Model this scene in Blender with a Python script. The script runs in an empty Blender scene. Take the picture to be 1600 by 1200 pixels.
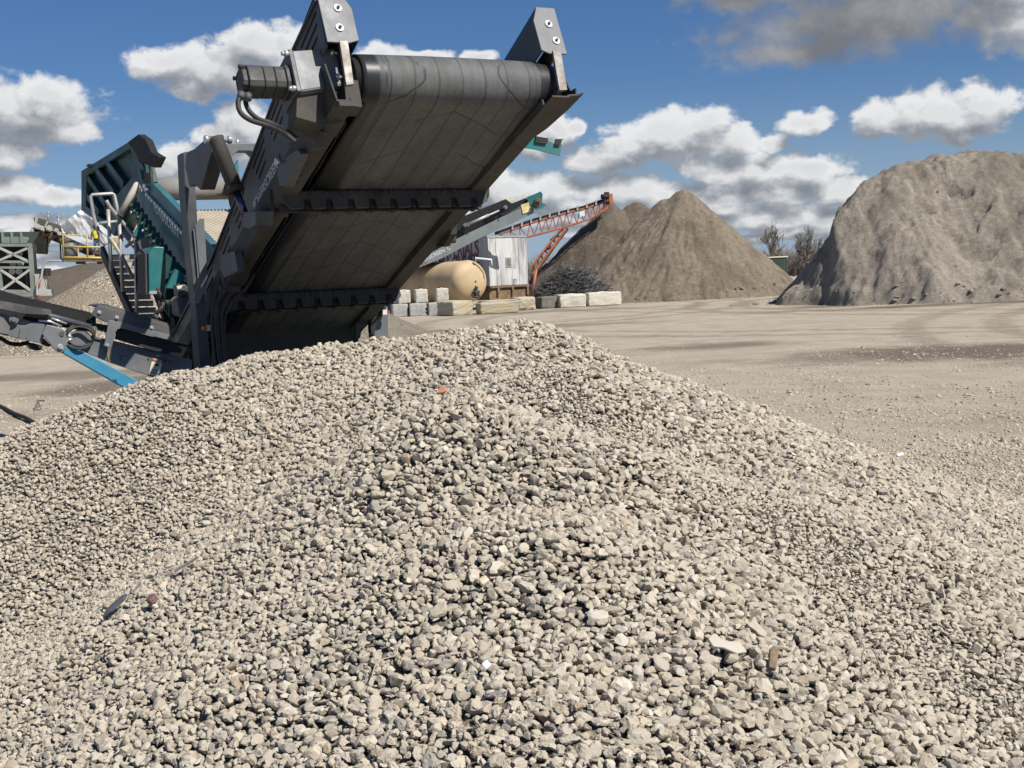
import bpy, bmesh, math, random
import numpy as np
from math import sin, cos, tan, radians, pi, sqrt, atan2, asin, exp, hypot
from mathutils import Vector, Matrix, geometry
random.seed(7)
rng = np.random.default_rng(11)
S = bpy.context.scene
COL = S.collection

# ------------------------------------------------------------------ camera
F = 2000.0; PITCH = radians(4.86); ROLL = radians(2.6); H = 1.65      # focal length in pixels of a 1600 x 1200 frame
f0 = Vector((0, cos(PITCH), -sin(PITCH))); _u = Vector((0, sin(PITCH), cos(PITCH))); _r = Vector((1, 0, 0))
RV = _r*cos(ROLL) - _u*sin(ROLL); UV = _u*cos(ROLL) + _r*sin(ROLL)
CAM = Vector((0, 0, H))
cam_data = bpy.data.cameras.new('camera'); cam = bpy.data.objects.new('camera', cam_data); COL.objects.link(cam)
cam_data.sensor_width = 36; cam_data.lens = F/1600*36; cam_data.clip_end = 5000; cam_data.clip_start = 0.05
rot = Matrix((RV, UV, -f0)).transposed()
cam.matrix_world = Matrix.Translation(CAM) @ rot.to_4x4()
S.camera = cam

def ray(x, y): return f0 + RV*((x-800)/F) + UV*((600-y)/F)
def at(x, y, Y):
    v = ray(x, y); return CAM + v*(Y/v.y)
def proj(p):
    d = p - CAM; z = d.dot(f0); return 800+F*d.dot(RV)/z, 600-F*d.dot(UV)/z

class Frame:
    """A local frame in the scene: U across, V towards the camera along the machine (tilted by inc), W the normal."""
    def __init__(s, o, az, inc=0):
        th, i = radians(az), radians(inc)
        s.o = Vector(o); s.U = Vector((cos(th), sin(th), 0))
        s.V = Vector((sin(th), -cos(th), 0))*cos(i) + Vector((0, 0, sin(i)))
        s.W = s.U.cross(s.V)
        if s.W.z < 0: s.W = -s.W
        s.ax = {'u': s.U, 'v': s.V, 'w': s.W}
    def p(s, a, b, c): return s.o + s.U*a + s.V*b + s.W*c
    def on(s, axis, k, x, y):
        n = s.ax[axis]; v = ray(x, y); t = (s.o + n*k - CAM).dot(n)/v.dot(n); return CAM + v*t
    def loc(s, q): d = q - s.o; return d.dot(s.U), d.dot(s.V), d.dot(s.W)
    def poly(s, axis, k, pts): return [s.on(axis, k, *q) for q in pts]

# ------------------------------------------------------------------ noise (numpy)
def _hash(ix, iy, seed):
    n = (ix.astype(np.int64)*374761393 + iy.astype(np.int64)*668265263 + seed*974711) & 0x7fffffff
    n = ((n ^ (n >> 13))*1274126177) & 0x7fffffff
    return ((n ^ (n >> 16)) & 0xffff)/65535.0
def vnoise(x, y, seed=0):
    ix, iy = np.floor(x), np.floor(y); fx, fy = x-ix, y-iy
    fx = fx*fx*(3-2*fx); fy = fy*fy*(3-2*fy)
    a, b = _hash(ix, iy, seed), _hash(ix+1, iy, seed); c, d = _hash(ix, iy+1, seed), _hash(ix+1, iy+1, seed)
    return (a*(1-fx)+b*fx)*(1-fy) + (c*(1-fx)+d*fx)*fy
def fbm(x, y, oct=5, seed=0, ridged=False):
    t = 0; a = 0.5; 
    for k in range(oct):
        n = vnoise(x*2**k, y*2**k, seed+k*17)
        if ridged: n = 1-np.abs(2*n-1)
        t = t + a*n; a *= 0.5
    return t

# ------------------------------------------------------------------ materials
def nodes_of(name):
    m = bpy.data.materials.new(name); m.use_nodes = True
    nt = m.node_tree; b = nt.nodes['Principled BSDF']
    return m, nt, b
def N(nt, t, **kw):
    n = nt.nodes.new(t)
    for k, v in kw.items():
        if k in n.inputs.keys() if isinstance(k, str) else False: n.inputs[k].default_value = v
        else: setattr(n, k, v)
    return n
def ramp(nt, fac, stops):
    r = nt.nodes.new('ShaderNodeValToRGB'); e = r.color_ramp.elements
    while len(e) < len(stops): e.new(0.5)
    for i, (p, c) in enumerate(stops):
        e[i].position = p; e[i].color = (*c, 1) if len(c) == 3 else c
    nt.links.new(fac, r.inputs['Fac']); return r.outputs['Color']
def noise(nt, vec, scale, detail=5, rough=0.55, dist=0.0):
    n = nt.nodes.new('ShaderNodeTexNoise'); n.inputs['Scale'].default_value = scale; n.inputs['Detail'].default_value = detail
    n.inputs['Roughness'].default_value = rough; n.inputs['Distortion'].default_value = dist
    if vec is not None: nt.links.new(vec, n.inputs['Vector'])
    return n.outputs['Fac']
def mixc(nt, fac, a, b, mode='MIX'):
    m = nt.nodes.new('ShaderNodeMix'); m.data_type = 'RGBA'; m.blend_type = mode
    for sock, v in ((m.inputs[0], fac), (m.inputs[6], a), (m.inputs[7], b)):
        if hasattr(v, 'links') or hasattr(v, 'is_linked'): nt.links.new(v, sock)
        elif isinstance(v, (int, float)): sock.default_value = v
        else: sock.default_value = (*v, 1)
    return m.outputs[2]
def math_(nt, op, a, b=None, clamp=False):
    m = nt.nodes.new('ShaderNodeMath'); m.operation = op; m.use_clamp = clamp
    for s_, v in ((m.inputs[0], a), (m.inputs[1], b)):
        if v is None: continue
        if isinstance(v, (int, float)): s_.default_value = v
        else: nt.links.new(v, s_)
    return m.outputs[0]
def mrange(nt, v, a, b, c=0.0, d=1.0, smooth=True):
    m = nt.nodes.new('ShaderNodeMapRange'); m.interpolation_type = 'SMOOTHSTEP' if smooth else 'LINEAR'
    nt.links.new(v, m.inputs[0])
    for i, q in enumerate((a, b, c, d)): m.inputs[i+1].default_value = q
    return m.outputs[0]
def coords(nt, kind='Object', scale=None):
    t = nt.nodes.new('ShaderNodeTexCoord'); v = t.outputs[kind]
    if scale:
        mp = nt.nodes.new('ShaderNodeMapping'); mp.inputs['Scale'].default_value = scale; nt.links.new(v, mp.inputs['Vector']); v = mp.outputs[0]
    return v
def bump(nt, b, h, strength=0.3, dist=0.02):
    n = nt.nodes.new('ShaderNodeBump'); n.inputs['Strength'].default_value = strength; n.inputs['Distance'].default_value = dist
    nt.links.new(h, n.inputs['Height']); nt.links.new(n.outputs[0], b.inputs['Normal'])
def setc(nt, b, c): nt.links.new(c, b.inputs['Base Color'])

def paint(name, col, dust=0.35, dustcol=(.30, .26, .20), rough=0.45, scale=3.0, rust=0.0, metal=0.0, spec=0.4, streak=False):
    """Painted or bare steel with blotches of dust, scratches and optional rust."""
    m, nt, b = nodes_of(name)
    v = coords(nt); vs = coords(nt, 'Object', (1, 1, .22)) if streak else v
    n1 = noise(nt, vs, scale, 8, .65); n2 = noise(nt, v, scale*9, 6, .7)
    base = mixc(nt, mrange(nt, noise(nt, v, scale*.6, 3), .3, .7), tuple(c*.82 for c in col), tuple(min(1, c*1.12) for c in col))
    d = math_(nt, 'MULTIPLY', mrange(nt, n1, .38, .72), dust)
    d = math_(nt, 'ADD', d, math_(nt, 'MULTIPLY', mrange(nt, n2, .5, .75), dust*.5), True)
    c = mixc(nt, d, base, dustcol)
    if rust:
        rr = math_(nt, 'MULTIPLY', mrange(nt, noise(nt, vs, scale*1.7, 8, .7, .6), .62-.1*rust, .70-.1*rust), min(1, .9*rust+.2))
        c = mixc(nt, rr, c, (.16, .065, .025))
    setc(nt, b, c)
    nt.links.new(mrange(nt, n1, .3, .8, rough-.08, min(1, rough+.25)), b.inputs['Roughness'])
    b.inputs['Metallic'].default_value = metal; b.inputs['Specular IOR Level'].default_value = spec
    bump(nt, b, n2, .12, .006)
    return m
def plain(name, col, rough=0.7, metal=0.0, scale=6.0, var=.25):
    m, nt, b = nodes_of(name)
    n = noise(nt, coords(nt), scale, 6, .6)
    setc(nt, b, mixc(nt, mrange(nt, n, .3, .7), tuple(c*(1-var) for c in col), tuple(min(1, c*(1+var)) for c in col)))
    b.inputs['Roughness'].default_value = rough; b.inputs['Metallic'].default_value = metal
    bump(nt, b, n, .1, .005)
    return m

M_GREY = paint('grey_machine_paint', (.15, .16, .17), .42, (.27, .245, .205), .48, 3.5, .2)
M_GREYD = paint('dark_grey_machine_paint', (.062, .068, .076), .45, (.19, .17, .14), .5, 3.5, .22)
M_DIRTY = paint('dust_caked_steel', (.052, .049, .044), .6, (.125, .113, .092), .8, 4, .25)
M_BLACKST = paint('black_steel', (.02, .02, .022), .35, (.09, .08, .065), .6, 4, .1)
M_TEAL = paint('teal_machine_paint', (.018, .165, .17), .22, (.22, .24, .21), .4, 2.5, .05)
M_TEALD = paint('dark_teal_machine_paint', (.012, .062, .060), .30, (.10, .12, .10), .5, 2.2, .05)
M_TEALB = paint('blue_teal_machine_paint', (.035, .13, .15), .30, (.17, .21, .2), .45, 2.2, .04)
M_BLUE = paint('sky_blue_strut_paint', (.045, .27, .42), .22, (.25, .3, .33), .4, 3, .0)
M_GALV = paint('galvanised_steel', (.46, .46, .44), .35, (.3, .26, .2), .5, 5, .0, .35)
M_STEEL = paint('bare_worn_steel', (.22, .21, .19), .4, (.24, .17, .10), .5, 9, .4, .2)
M_BOLT = plain('zinc_bolt', (.62, .62, .60), .35, .6, 40)
M_RUBBER = plain('black_rubber', (.012, .012, .013), .8, 0, 8)
M_HOSE = paint('dusty_hose_rubber', (.022, .022, .022), .5, (.10, .09, .075), .6, 9)
M_TREAD = paint('dusty_tread_steel', (.46, .44, .39), .4, (.52, .47, .38), .7, 8)
M_MOTOR = paint('cast_iron_motor_paint', (.035, .036, .037), .4, (.12, .11, .095), .55, 7)
M_LETTERW = plain('white_letter_paint', (.72, .72, .70), .6, 0, 30)
M_LETTERG = plain('worn_pale_letter_paint', (.50, .52, .53), .6, 0, 60, .3)
M_ROD = plain('chromed_rod', (.10, .09, .16), .2, .8)
M_LAMPO = plain('orange_lens', (.55, .13, .03), .3)
M_YLW = paint('yellow_rail_paint', (.56, .44, .12), .4, (.42, .36, .25), .5, 4)
M_CREAMSTICK = plain('cream_sticker', (.72, .68, .5), .5, 0, 20, .08)
M_REDSTICK = plain('red_sticker_ink', (.5, .05, .03), .5)
M_BLACKINK = plain('black_ink', (.02, .02, .02), .6)
M_ORANGE = paint('faded_orange_paint', (.40, .12, .055), .5, (.36, .25, .18), .65, 3, .35)
M_RUSTBOX = paint('rusty_frame_paint', (.24, .17, .10), .6, (.09, .055, .03), .85, 2.2, 1.0)

def belt_material():
    m, nt, b = nodes_of('worn_conveyor_belt')
    v = coords(nt); sx = nt.nodes.new('ShaderNodeSeparateXYZ'); nt.links.new(v, sx.inputs[0])
    x, y = sx.outputs[0], sx.outputs[1]
    ax = math_(nt, 'ABSOLUTE', x)
    vs = coords(nt, 'Object', (26, .9, .9)); st = noise(nt, vs, 1.0, 6, .7)
    n = noise(nt, v, 5, 8, .65); nf = noise(nt, v, 45, 5, .7)
    c = mixc(nt, mrange(nt, n, .3, .7), (.086, .089, .088), (.132, .134, .130))
    c = mixc(nt, math_(nt, 'MULTIPLY', mrange(nt, st, .42, .6), .35), c, (.07, .068, .062))
    c = mixc(nt, math_(nt, 'MULTIPLY', mrange(nt, nf, .5, .7), .3), c, (.20, .19, .17))
    # scuffed black bands near both edges
    e = mrange(nt, math_(nt, 'ADD', math_(nt, 'ABSOLUTE', math_(nt, 'SUBTRACT', x, .02)), math_(nt, 'MULTIPLY', math_(nt, 'SUBTRACT', st, .5), .34)), .43, .53)
    c = mixc(nt, math_(nt, 'MULTIPLY', e, .92), c, (.018, .018, .018))
    # long seams and scratched chevron lines
    wob = math_(nt, 'MULTIPLY', math_(nt, 'SUBTRACT', noise(nt, v, 3.5, 3), .5), .10)
    sx_ = math_(nt, 'ADD', x, math_(nt, 'MULTIPLY', wob, .25))
    seam = math_(nt, 'PINGPONG', sx_, .0725)
    seam = mrange(nt, seam, .0, .011, 1, 0)
    q = math_(nt, 'ADD', math_(nt, 'ADD', y, math_(nt, 'MULTIPLY', ax, .62)), wob)
    chev = mrange(nt, math_(nt, 'PINGPONG', q, .165), 0, .009, 1, 0)
    chev = math_(nt, 'MULTIPLY', chev, mrange(nt, noise(nt, v, 4.1, 4, .6), .40, .50))
    cut = math_(nt, 'MAXIMUM', math_(nt, 'MULTIPLY', seam, .55), math_(nt, 'MULTIPLY', chev, .9))
    c = mixc(nt, cut, c, (.03, .029, .027))
    setc(nt, b, c); nt.links.new(mrange(nt, e, 0, 1, .68, .38), b.inputs['Roughness'])
    b.inputs['Specular IOR Level'].default_value = .35
    bump(nt, b, math_(nt, 'SUBTRACT', math_(nt, 'MULTIPLY', nf, .35), cut), .25, .006)
    return m
M_BELT = belt_material()

def concrete(name, col, spot=(.30, .24, .12), amount=.4, spotscale=2.2):
    m, nt, b = nodes_of(name)
    v = coords(nt, 'Object'); n = noise(nt, v, spotscale, 8, .7); nf = noise(nt, v, 14, 8, .7)
    c = mixc(nt, mrange(nt, nf, .3, .7), tuple(q*.85 for q in col), tuple(min(1, q*1.1) for q in col))
    c = mixc(nt, math_(nt, 'MULTIPLY', mrange(nt, n, .46, .62), amount), c, spot)
    setc(nt, b, c); b.inputs['Roughness'].default_value = .9; b.inputs['Specular IOR Level'].default_value = .15
    bump(nt, b, nf, .5, .03)
    return m
M_CONC_W = concrete('pale_concrete', (.60, .57, .48), (.30, .27, .2), .35)
M_CONC_G = concrete('grey_concrete', (.40, .40, .37), (.2, .2, .18), .3)
M_CONC_Y = concrete('yellow_stained_concrete', (.44, .40, .32), (.48, .37, .13), .5, 1.9)
M_CONC_T = concrete('tan_concrete', (.42, .37, .29), (.5, .38, .1), .4, 1.3)

# ------------------------------------------------------------------ mesh building
MW = {}
def set_parent(o, parent, mw):
    MW[o.name] = mw
    if parent is not None:
        o.parent = parent; o.matrix_basis = MW[parent.name].inverted() @ mw
    else: o.matrix_basis = mw

def tag(o, label=None, cat=None, group=None, kind=None):
    if label: o['label'] = label
    if cat: o['category'] = cat
    if group: o['group'] = group
    if kind: o['kind'] = kind
    return o
def thing(name, label, cat, loc, group=None):
    o = bpy.data.objects.new(name, None); o.empty_display_size = .2; COL.objects.link(o)
    set_parent(o, None, Matrix.Translation(Vector(loc))); return tag(o, label, cat, group)

class MB:
    def __init__(s): s.v = []; s.f = []; s.mi = []; s.sm = []; s.cur = 0
    def add(s, verts, faces, smooth=False):
        n = len(s.v); s.v += [Vector(q) for q in verts]
        for f in faces: s.f.append([i+n for i in f]); s.mi.append(s.cur); s.sm.append(smooth)
        return s
    def prism(s, pts, vec):
        n = len(pts); vec = Vector(vec); v = [Vector(q) for q in pts] + [Vector(q)+vec for q in pts]
        return s.add(v, [list(range(n))[::-1], list(range(n, 2*n))] + [[i, (i+1) % n, n+(i+1) % n, n+i] for i in range(n)])
    def plate(s, outer, holes, vec):
        """A flat plate with openings, given a thickness along vec."""
        vec = Vector(vec); loops = [[Vector(q) for q in outer]] + [[Vector(q) for q in h] for h in holes]
        tris = geometry.tessellate_polygon(loops); flat = [q for l in loops for q in l]; n = len(flat)
        faces = [list(t) for t in tris] + [[i+n for i in t[::-1]] for t in tris]; k = 0
        for l in loops:
            m = len(l); faces += [[k+i, k+(i+1) % m, n+k+(i+1) % m, n+k+i] for i in range(m)]; k += m
        return s.add(flat + [q+vec for q in flat], faces)
    def box(s, fr, u, v, w):
        p = [fr.p(a, b, c) for c in w for b in v for a in u]
        return s.add(p, [[0, 2, 3, 1], [4, 5, 7, 6], [0, 1, 5, 4], [2, 6, 7, 3], [0, 4, 6, 2], [1, 3, 7, 5]])
    def beam(s, p0, p1, w, h, up=(0, 0, 1)):
        p0, p1 = Vector(p0), Vector(p1); d = (p1-p0).normalized(); sd = d.cross(Vector(up))
        if sd.length < 1e-4: sd = d.cross(Vector((1, 0, 0)))
        sd.normalize(); q = sd.cross(d).normalized(); a, b = sd*(w/2), q*(h/2)
        return s.prism([p0-a-b, p0+a-b, p0+a+b, p0-a+b], p1-p0)
    def tube(s, pts, r, n=8, smooth=True):
        pts = [Vector(q) for q in pts]; rr = r if isinstance(r, (list, tuple)) else [r]*len(pts); rings = []
        ref = None
        for i, q in enumerate(pts):
            d = (pts[min(i+1, len(pts)-1)] - pts[max(i-1, 0)]).normalized()
            if ref is None:
                ref = d.cross(Vector((.3, .5, .81))); 
                if ref.length < .1: ref = d.cross(Vector((1, 0, 0)))
            ref = (ref - d*ref.dot(d)).normalized(); b = d.cross(ref)
            rings.append([q + (ref*cos(2*pi*k/n) + b*sin(2*pi*k/n))*rr[i] for k in range(n)])
        v = [q for R in rings for q in R]; f = []
        for i in range(len(pts)-1):
            f += [[i*n+k, i*n+(k+1) % n, (i+1)*n+(k+1) % n, (i+1)*n+k] for k in range(n)]
        s.add(v, f, smooth); m = len(s.v)-len(v)
        s.f.append([m+k for k in range(n)][::-1]); s.f.append([m+(len(pts)-1)*n+k for k in range(n)])
        s.mi += [s.cur]*2; s.sm += [False]*2
        return s
    def cyl(s, p0, p1, r, n=16, r1=None): return s.tube([p0, p1], [r, r if r1 is None else r1], n)
    def lathe(s, p0, axis, prof, n=24):
        axis = Vector(axis).normalized(); p0 = Vector(p0)
        return s.tube([p0+axis*a for a, _ in prof], [max(r, .0005) for _, r in prof], n)
    def build(s, name, mats, parent=None, fr=None, bevel=0.0, label=None, auto=None):
        mats = mats if isinstance(mats, (list, tuple)) else [mats]
        if fr is None:
            mw = Matrix.Translation(MW[parent.name].translation) if parent is not None else Matrix.Identity(4)
        else:
            mw = Matrix.Translation(fr.o) @ Matrix((fr.U, fr.V, fr.W)).transposed().to_4x4()
        return s._finish(name, mats, parent, mw, bevel, label)
    def build_at(s, name, mats, loc, bevel=0.0):
        return s._finish(name, mats if isinstance(mats, (list, tuple)) else [mats], None, Matrix.Translation(Vector(loc)), bevel, None)
    def _finish(s, name, mats, parent, mw, bevel, label):
        inv = mw.inverted(); me = bpy.data.meshes.new(name)
        me.from_pydata([inv @ q for q in s.v], [], s.f)
        for m in mats: me.materials.append(m)
        me.polygons.foreach_set('material_index', s.mi); me.polygons.foreach_set('use_smooth', s.sm)
        bm = bmesh.new(); bm.from_mesh(me); bmesh.ops.recalc_face_normals(bm, faces=bm.faces); bm.to_mesh(me); bm.free()
        o = bpy.data.objects.new(name, me); COL.objects.link(o); set_parent(o, parent, mw)
        if bevel:
            b = o.modifiers.new('bevel', 'BEVEL'); b.width = bevel; b.segments = 2; b.limit_method = 'ANGLE'; b.angle_limit = radians(40)
        if label: o['label'] = label
        return o

def lettering(txt, start, end, up, width_fit=True, height=None, mat=None, parent=None, name='lettering', extrude=.002, lift=.004):
    """Raised painted letters that run from start to end with letter tops towards up."""
    cu = bpy.data.curves.new(name, 'FONT'); cu.body = txt; cu.size = 1; cu.extrude = 0
    o = bpy.data.objects.new(name, cu); COL.objects.link(o); bpy.context.view_layer.update()
    w, h = o.dimensions.x, o.dimensions.y
    x = (end-start); L = x.length; x.normalize(); up = (up - x*up.dot(x)).normalized(); z = x.cross(up)
    if z.dot(CAM-start) < 0: z = -z
    sx = L/w; sy = height/h if height else sx
    cu.extrude = extrude; cu.materials.append(mat); cu.offset = .012
    mw = Matrix.Translation(start + z*lift) @ Matrix((x*sx, up*sy, z)).transposed().to_4x4()
    bpy.context.view_layer.update(); me = bpy.data.meshes.new_from_object(o.evaluated_get(bpy.context.evaluated_depsgraph_get())); bpy.data.objects.remove(o); bpy.data.curves.remove(cu)
    o = bpy.data.objects.new(name, me); COL.objects.link(o)
    set_parent(o, parent, mw); return o
def dome(mb, p, n, r, flat=.5):
    """A bolt head: washer plus a low hexagonal head."""
    n = Vector(n).normalized(); p = Vector(p)
    mb.cyl(p-n*.002, p+n*.006, r, 14); mb.cyl(p+n*.006, p+n*(.006+r*.5), r*.62, 6)

# ------------------------------------------------------------------ ground and stone heap surface
CONES = [(.03, 7.05, 1.44, .50), (.22, 5.9, 1.28, .47), (-.22, 4.85, 1.25, .64), (.02, 3.75, .97, .48), (-.1, 2.9, .70, .42), (.30, 4.6, 1.04, .56),
         (.70, 6.5, 1.06, .46), (-.32, 7.45, 1.36, .50), (-.72, 7.75, 1.30, .52), (-1.12, 7.85, 1.27, .55), (-1.5, 7.65, 1.26, .58), (-1.85, 7.4, 1.20, .58), (-2.15, 7.3, 1.12, .6), (-2.42, 7.2, 1.01, .6), (-2.62, 7.1, .88, .6), (-2.8, 7.0, .72, .55),
         (1.45, 7.0, .60, .30), (1.0, 4.6, .70, .32)]
def dusty_band(x, y):
    """1 along the streak of fine pale spill that runs down the right flank."""
    ax, ay, bx, by = .02, 6.1, 1.45, 3.1; dx, dy = bx-ax, by-ay; L2 = dx*dx+dy*dy
    t = np.clip(((x-ax)*dx+(y-ay)*dy)/L2, 0, 1); d = np.hypot(x-ax-t*dx, y-ay-t*dy)
    return np.exp(-(d/(.17+.20*t))**2)*np.clip(.45+1.3*(fbm(x*1.6, y*1.6, 3, 140)-.3), 0, 1)
def heap_base(x, y):
    x = np.asarray(x, float); y = np.asarray(y, float)
    wx = x + .22*(fbm(x*1.1, y*1.1, 3, 5)-.5); wy = y + .22*(fbm(x*1.1, y*1.1, 3, 9)-.5)
    k = 9.0; acc = np.ones_like(x)*np.exp(k*0.02)
    for cx, cy, h, s in CONES:
        r = np.sqrt((wx-cx)**2 + (wy-cy)**2 + .02)
        acc = acc + np.exp(k*(h - s*(r-.14)))
    z = np.log(acc)/k - np.log(2.0)/k*.5 - .03
    return z + .05*(fbm(x*2.2, y*2.2, 3, 2)-.5)
def ground_z(x, y):
    d = np.sqrt(x*x+y*y); return (.10*(fbm(x*.35, y*.35, 3, 21)-.5) + .02*(fbm(x*2, y*2, 3, 31)-.5))*np.clip((d-3)/8, 0, 1)*np.clip((120-d)/80, 0, 1)

def grid_mesh(name, X, Y, Z, mat, keep=None, smooth=True, loc=(0, 0, 0), jitter=0):
    ny, nx = X.shape; idx = np.arange(nx*ny).reshape(ny, nx)
    q = np.stack([idx[:-1, :-1], idx[:-1, 1:], idx[1:, 1:], idx[1:, :-1]], -1).reshape(-1, 4)
    if keep is not None:
        kf = (keep[:-1, :-1] | keep[:-1, 1:] | keep[1:, 1:] | keep[1:, :-1]).reshape(-1); q = q[kf]
    used = np.unique(q); remap = -np.ones(nx*ny, int); remap[used] = np.arange(len(used)); q = remap[q]
    co = np.stack([X, Y, Z], -1).reshape(-1, 3)[used] - np.array(loc)
    me = bpy.data.meshes.new(name); me.vertices.add(len(co)); me.vertices.foreach_set('co', co.astype(np.float32).ravel())
    me.loops.add(q.size); me.loops.foreach_set('vertex_index', q.ravel().astype(np.int32))
    me.polygons.add(len(q)); me.polygons.foreach_set('loop_start', np.arange(0, q.size, 4, dtype=np.int32))
    me.polygons.foreach_set('use_smooth', np.full(len(q), smooth))
    me.update(calc_edges=True); me.materials.append(mat)
    o = bpy.data.objects.new(name, me); COL.objects.link(o); o.location = loc; MW[o.name] = Matrix.Translation(Vector(loc)); return o

def ground_material():
    m, nt, b = nodes_of('packed_dirt_yard')
    v = coords(nt, 'Object'); sp = nt.nodes.new('ShaderNodeSeparateXYZ'); nt.links.new(v, sp.inputs[0])
    tracks = noise(nt, coords(nt, 'Object', (.22, .26, 1)), 1.0, 8, .70, 1.0)
    big = noise(nt, v, .12, 6, .6); mid = noise(nt, v, 1.3, 8, .7); fine = noise(nt, v, 18, 8, .75); peb = noise(nt, v, 60, 4, .8)
    c = mixc(nt, mrange(nt, mid, .3, .7), (.37, .315, .24), (.47, .41, .32))
    c = mixc(nt, math_(nt, 'MULTIPLY', mrange(nt, tracks, .47, .66), .30), c, (.215, .175, .13))
    c = mixc(nt, math_(nt, 'MULTIPLY', mrange(nt, big, .5, .66), .4), c, (.45, .39, .31))
    c = mixc(nt, math_(nt, 'MULTIPLY', mrange(nt, fine, .54, .7), .4), c, (.18, .15, .115))
    c = mixc(nt, math_(nt, 'MULTIPLY', mrange(nt, peb, .60, .72), .55), c, (.52, .47, .38))
    # tyre tracks: pairs of wheel ruts along wide curves
    for (cx, cy, R0) in ((28, 50, 20.0), (18, 47, 20.5), (40, 20, 31.5), (-14, 60, 24), (30, 62, 27)):
        ex = math_(nt, 'SUBTRACT', sp.outputs[0], cx); ey = math_(nt, 'SUBTRACT', sp.outputs[1], cy); rr_ = math_(nt, 'SQRT', math_(nt, 'ADD', math_(nt, 'MULTIPLY', ex, ex), math_(nt, 'MULTIPLY', ey, ey)))
        rr_ = math_(nt, 'ADD', rr_, math_(nt, 'MULTIPLY', mid, .5)); q = math_(nt, 'ABSOLUTE', math_(nt, 'SUBTRACT', math_(nt, 'ABSOLUTE', math_(nt, 'SUBTRACT', rr_, R0)), 1.0))
        c = mixc(nt, math_(nt, 'MULTIPLY', mrange(nt, q, .15, .55, 1, 0), math_(nt, 'MULTIPLY', mrange(nt, noise(nt, v, 2.2, 6, .7), .30, .62), .75)), c, (.23, .19, .145))
    # damp churned strips of darker soil, and a cast shadow painted beside the machine
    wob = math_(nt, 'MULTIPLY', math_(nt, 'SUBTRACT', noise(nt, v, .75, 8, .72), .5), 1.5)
    damp_shade = None
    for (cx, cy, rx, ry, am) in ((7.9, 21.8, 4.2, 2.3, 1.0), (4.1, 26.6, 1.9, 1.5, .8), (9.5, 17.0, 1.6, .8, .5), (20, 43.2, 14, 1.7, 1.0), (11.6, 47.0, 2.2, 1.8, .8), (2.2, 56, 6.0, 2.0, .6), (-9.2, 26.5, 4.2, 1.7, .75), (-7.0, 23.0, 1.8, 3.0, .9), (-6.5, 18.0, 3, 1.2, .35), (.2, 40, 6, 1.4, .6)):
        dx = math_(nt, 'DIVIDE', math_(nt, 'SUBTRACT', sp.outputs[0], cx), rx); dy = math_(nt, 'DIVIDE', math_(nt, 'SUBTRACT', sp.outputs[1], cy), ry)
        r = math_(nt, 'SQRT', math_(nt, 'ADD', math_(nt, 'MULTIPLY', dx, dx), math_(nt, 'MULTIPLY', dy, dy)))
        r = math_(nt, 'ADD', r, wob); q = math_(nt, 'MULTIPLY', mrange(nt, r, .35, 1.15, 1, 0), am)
        damp_shade = q if damp_shade is None else math_(nt, 'MAXIMUM', damp_shade, q)
    c = mixc(nt, math_(nt, 'MULTIPLY', damp_shade, .85), c, mixc(nt, mrange(nt, fine, .35, .65), (.085, .07, .052), (.16, .13, .10)))
    setc(nt, b, c); b.inputs['Roughness'].default_value = .95; b.inputs['Specular IOR Level'].default_value = .1
    h = math_(nt, 'ADD', math_(nt, 'MULTIPLY', fine, .6), math_(nt, 'ADD', math_(nt, 'MULTIPLY', peb, .3), mid))
    bump(nt, b, h, .7, .05)
    return m
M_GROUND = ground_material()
# the yard: finer mesh near the camera, one sheet reaching the horizon
gy = np.concatenate([np.arange(-8, 60, .25), np.arange(60, 140, 2), np.array([160, 220, 320, 500, 900, 1600])])
gx = np.concatenate([-np.array([1600, 900, 500, 300, 180, 110, 70, 48]), np.arange(-36, 36.1, .3), np.array([48, 70, 110, 180, 300, 500, 900, 1600])])
GX, GY = np.meshgrid(gx, gy)
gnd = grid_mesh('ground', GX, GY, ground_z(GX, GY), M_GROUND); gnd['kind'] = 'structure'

def stone_material():
    m, nt, b = nodes_of('dusty_crushed_stone')
    a = nt.nodes.new('ShaderNodeAttribute'); a.attribute_name = 'tint'; a.attribute_type = 'GEOMETRY'
    v = coords(nt, 'Object'); n = noise(nt, v, 55, 7, .7); n2 = noise(nt, v, 260, 5, .7)
    c = mixc(nt, mrange(nt, n, .35, .7), a.outputs['Color'], mixc(nt, .5, a.outputs['Color'], (.48, .42, .335)))
    c = mixc(nt, math_(nt, 'MULTIPLY', mrange(nt, n2, .56, .7), .35), c, (.2, .175, .14))
    setc(nt, b, c); b.inputs['Roughness'].default_value = .93; b.inputs['Specular IOR Level'].default_value = .12
    bump(nt, b, math_(nt, 'ADD', n, math_(nt, 'MULTIPLY', n2, .5)), .55, .006)
    return m
M_STONE = stone_material()
def fill_material():
    m, nt, b = nodes_of('stone_dust_fill')
    v = coords(nt, 'Object'); n = noise(nt, v, 40, 6, .7)
    setc(nt, b, mixc(nt, mrange(nt, n, .3, .7), (.15, .128, .098), (.27, .235, .18))); b.inputs['Roughness'].default_value = .95; bump(nt, b, n, .9, .02); return m
M_FILL = fill_material()

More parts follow.
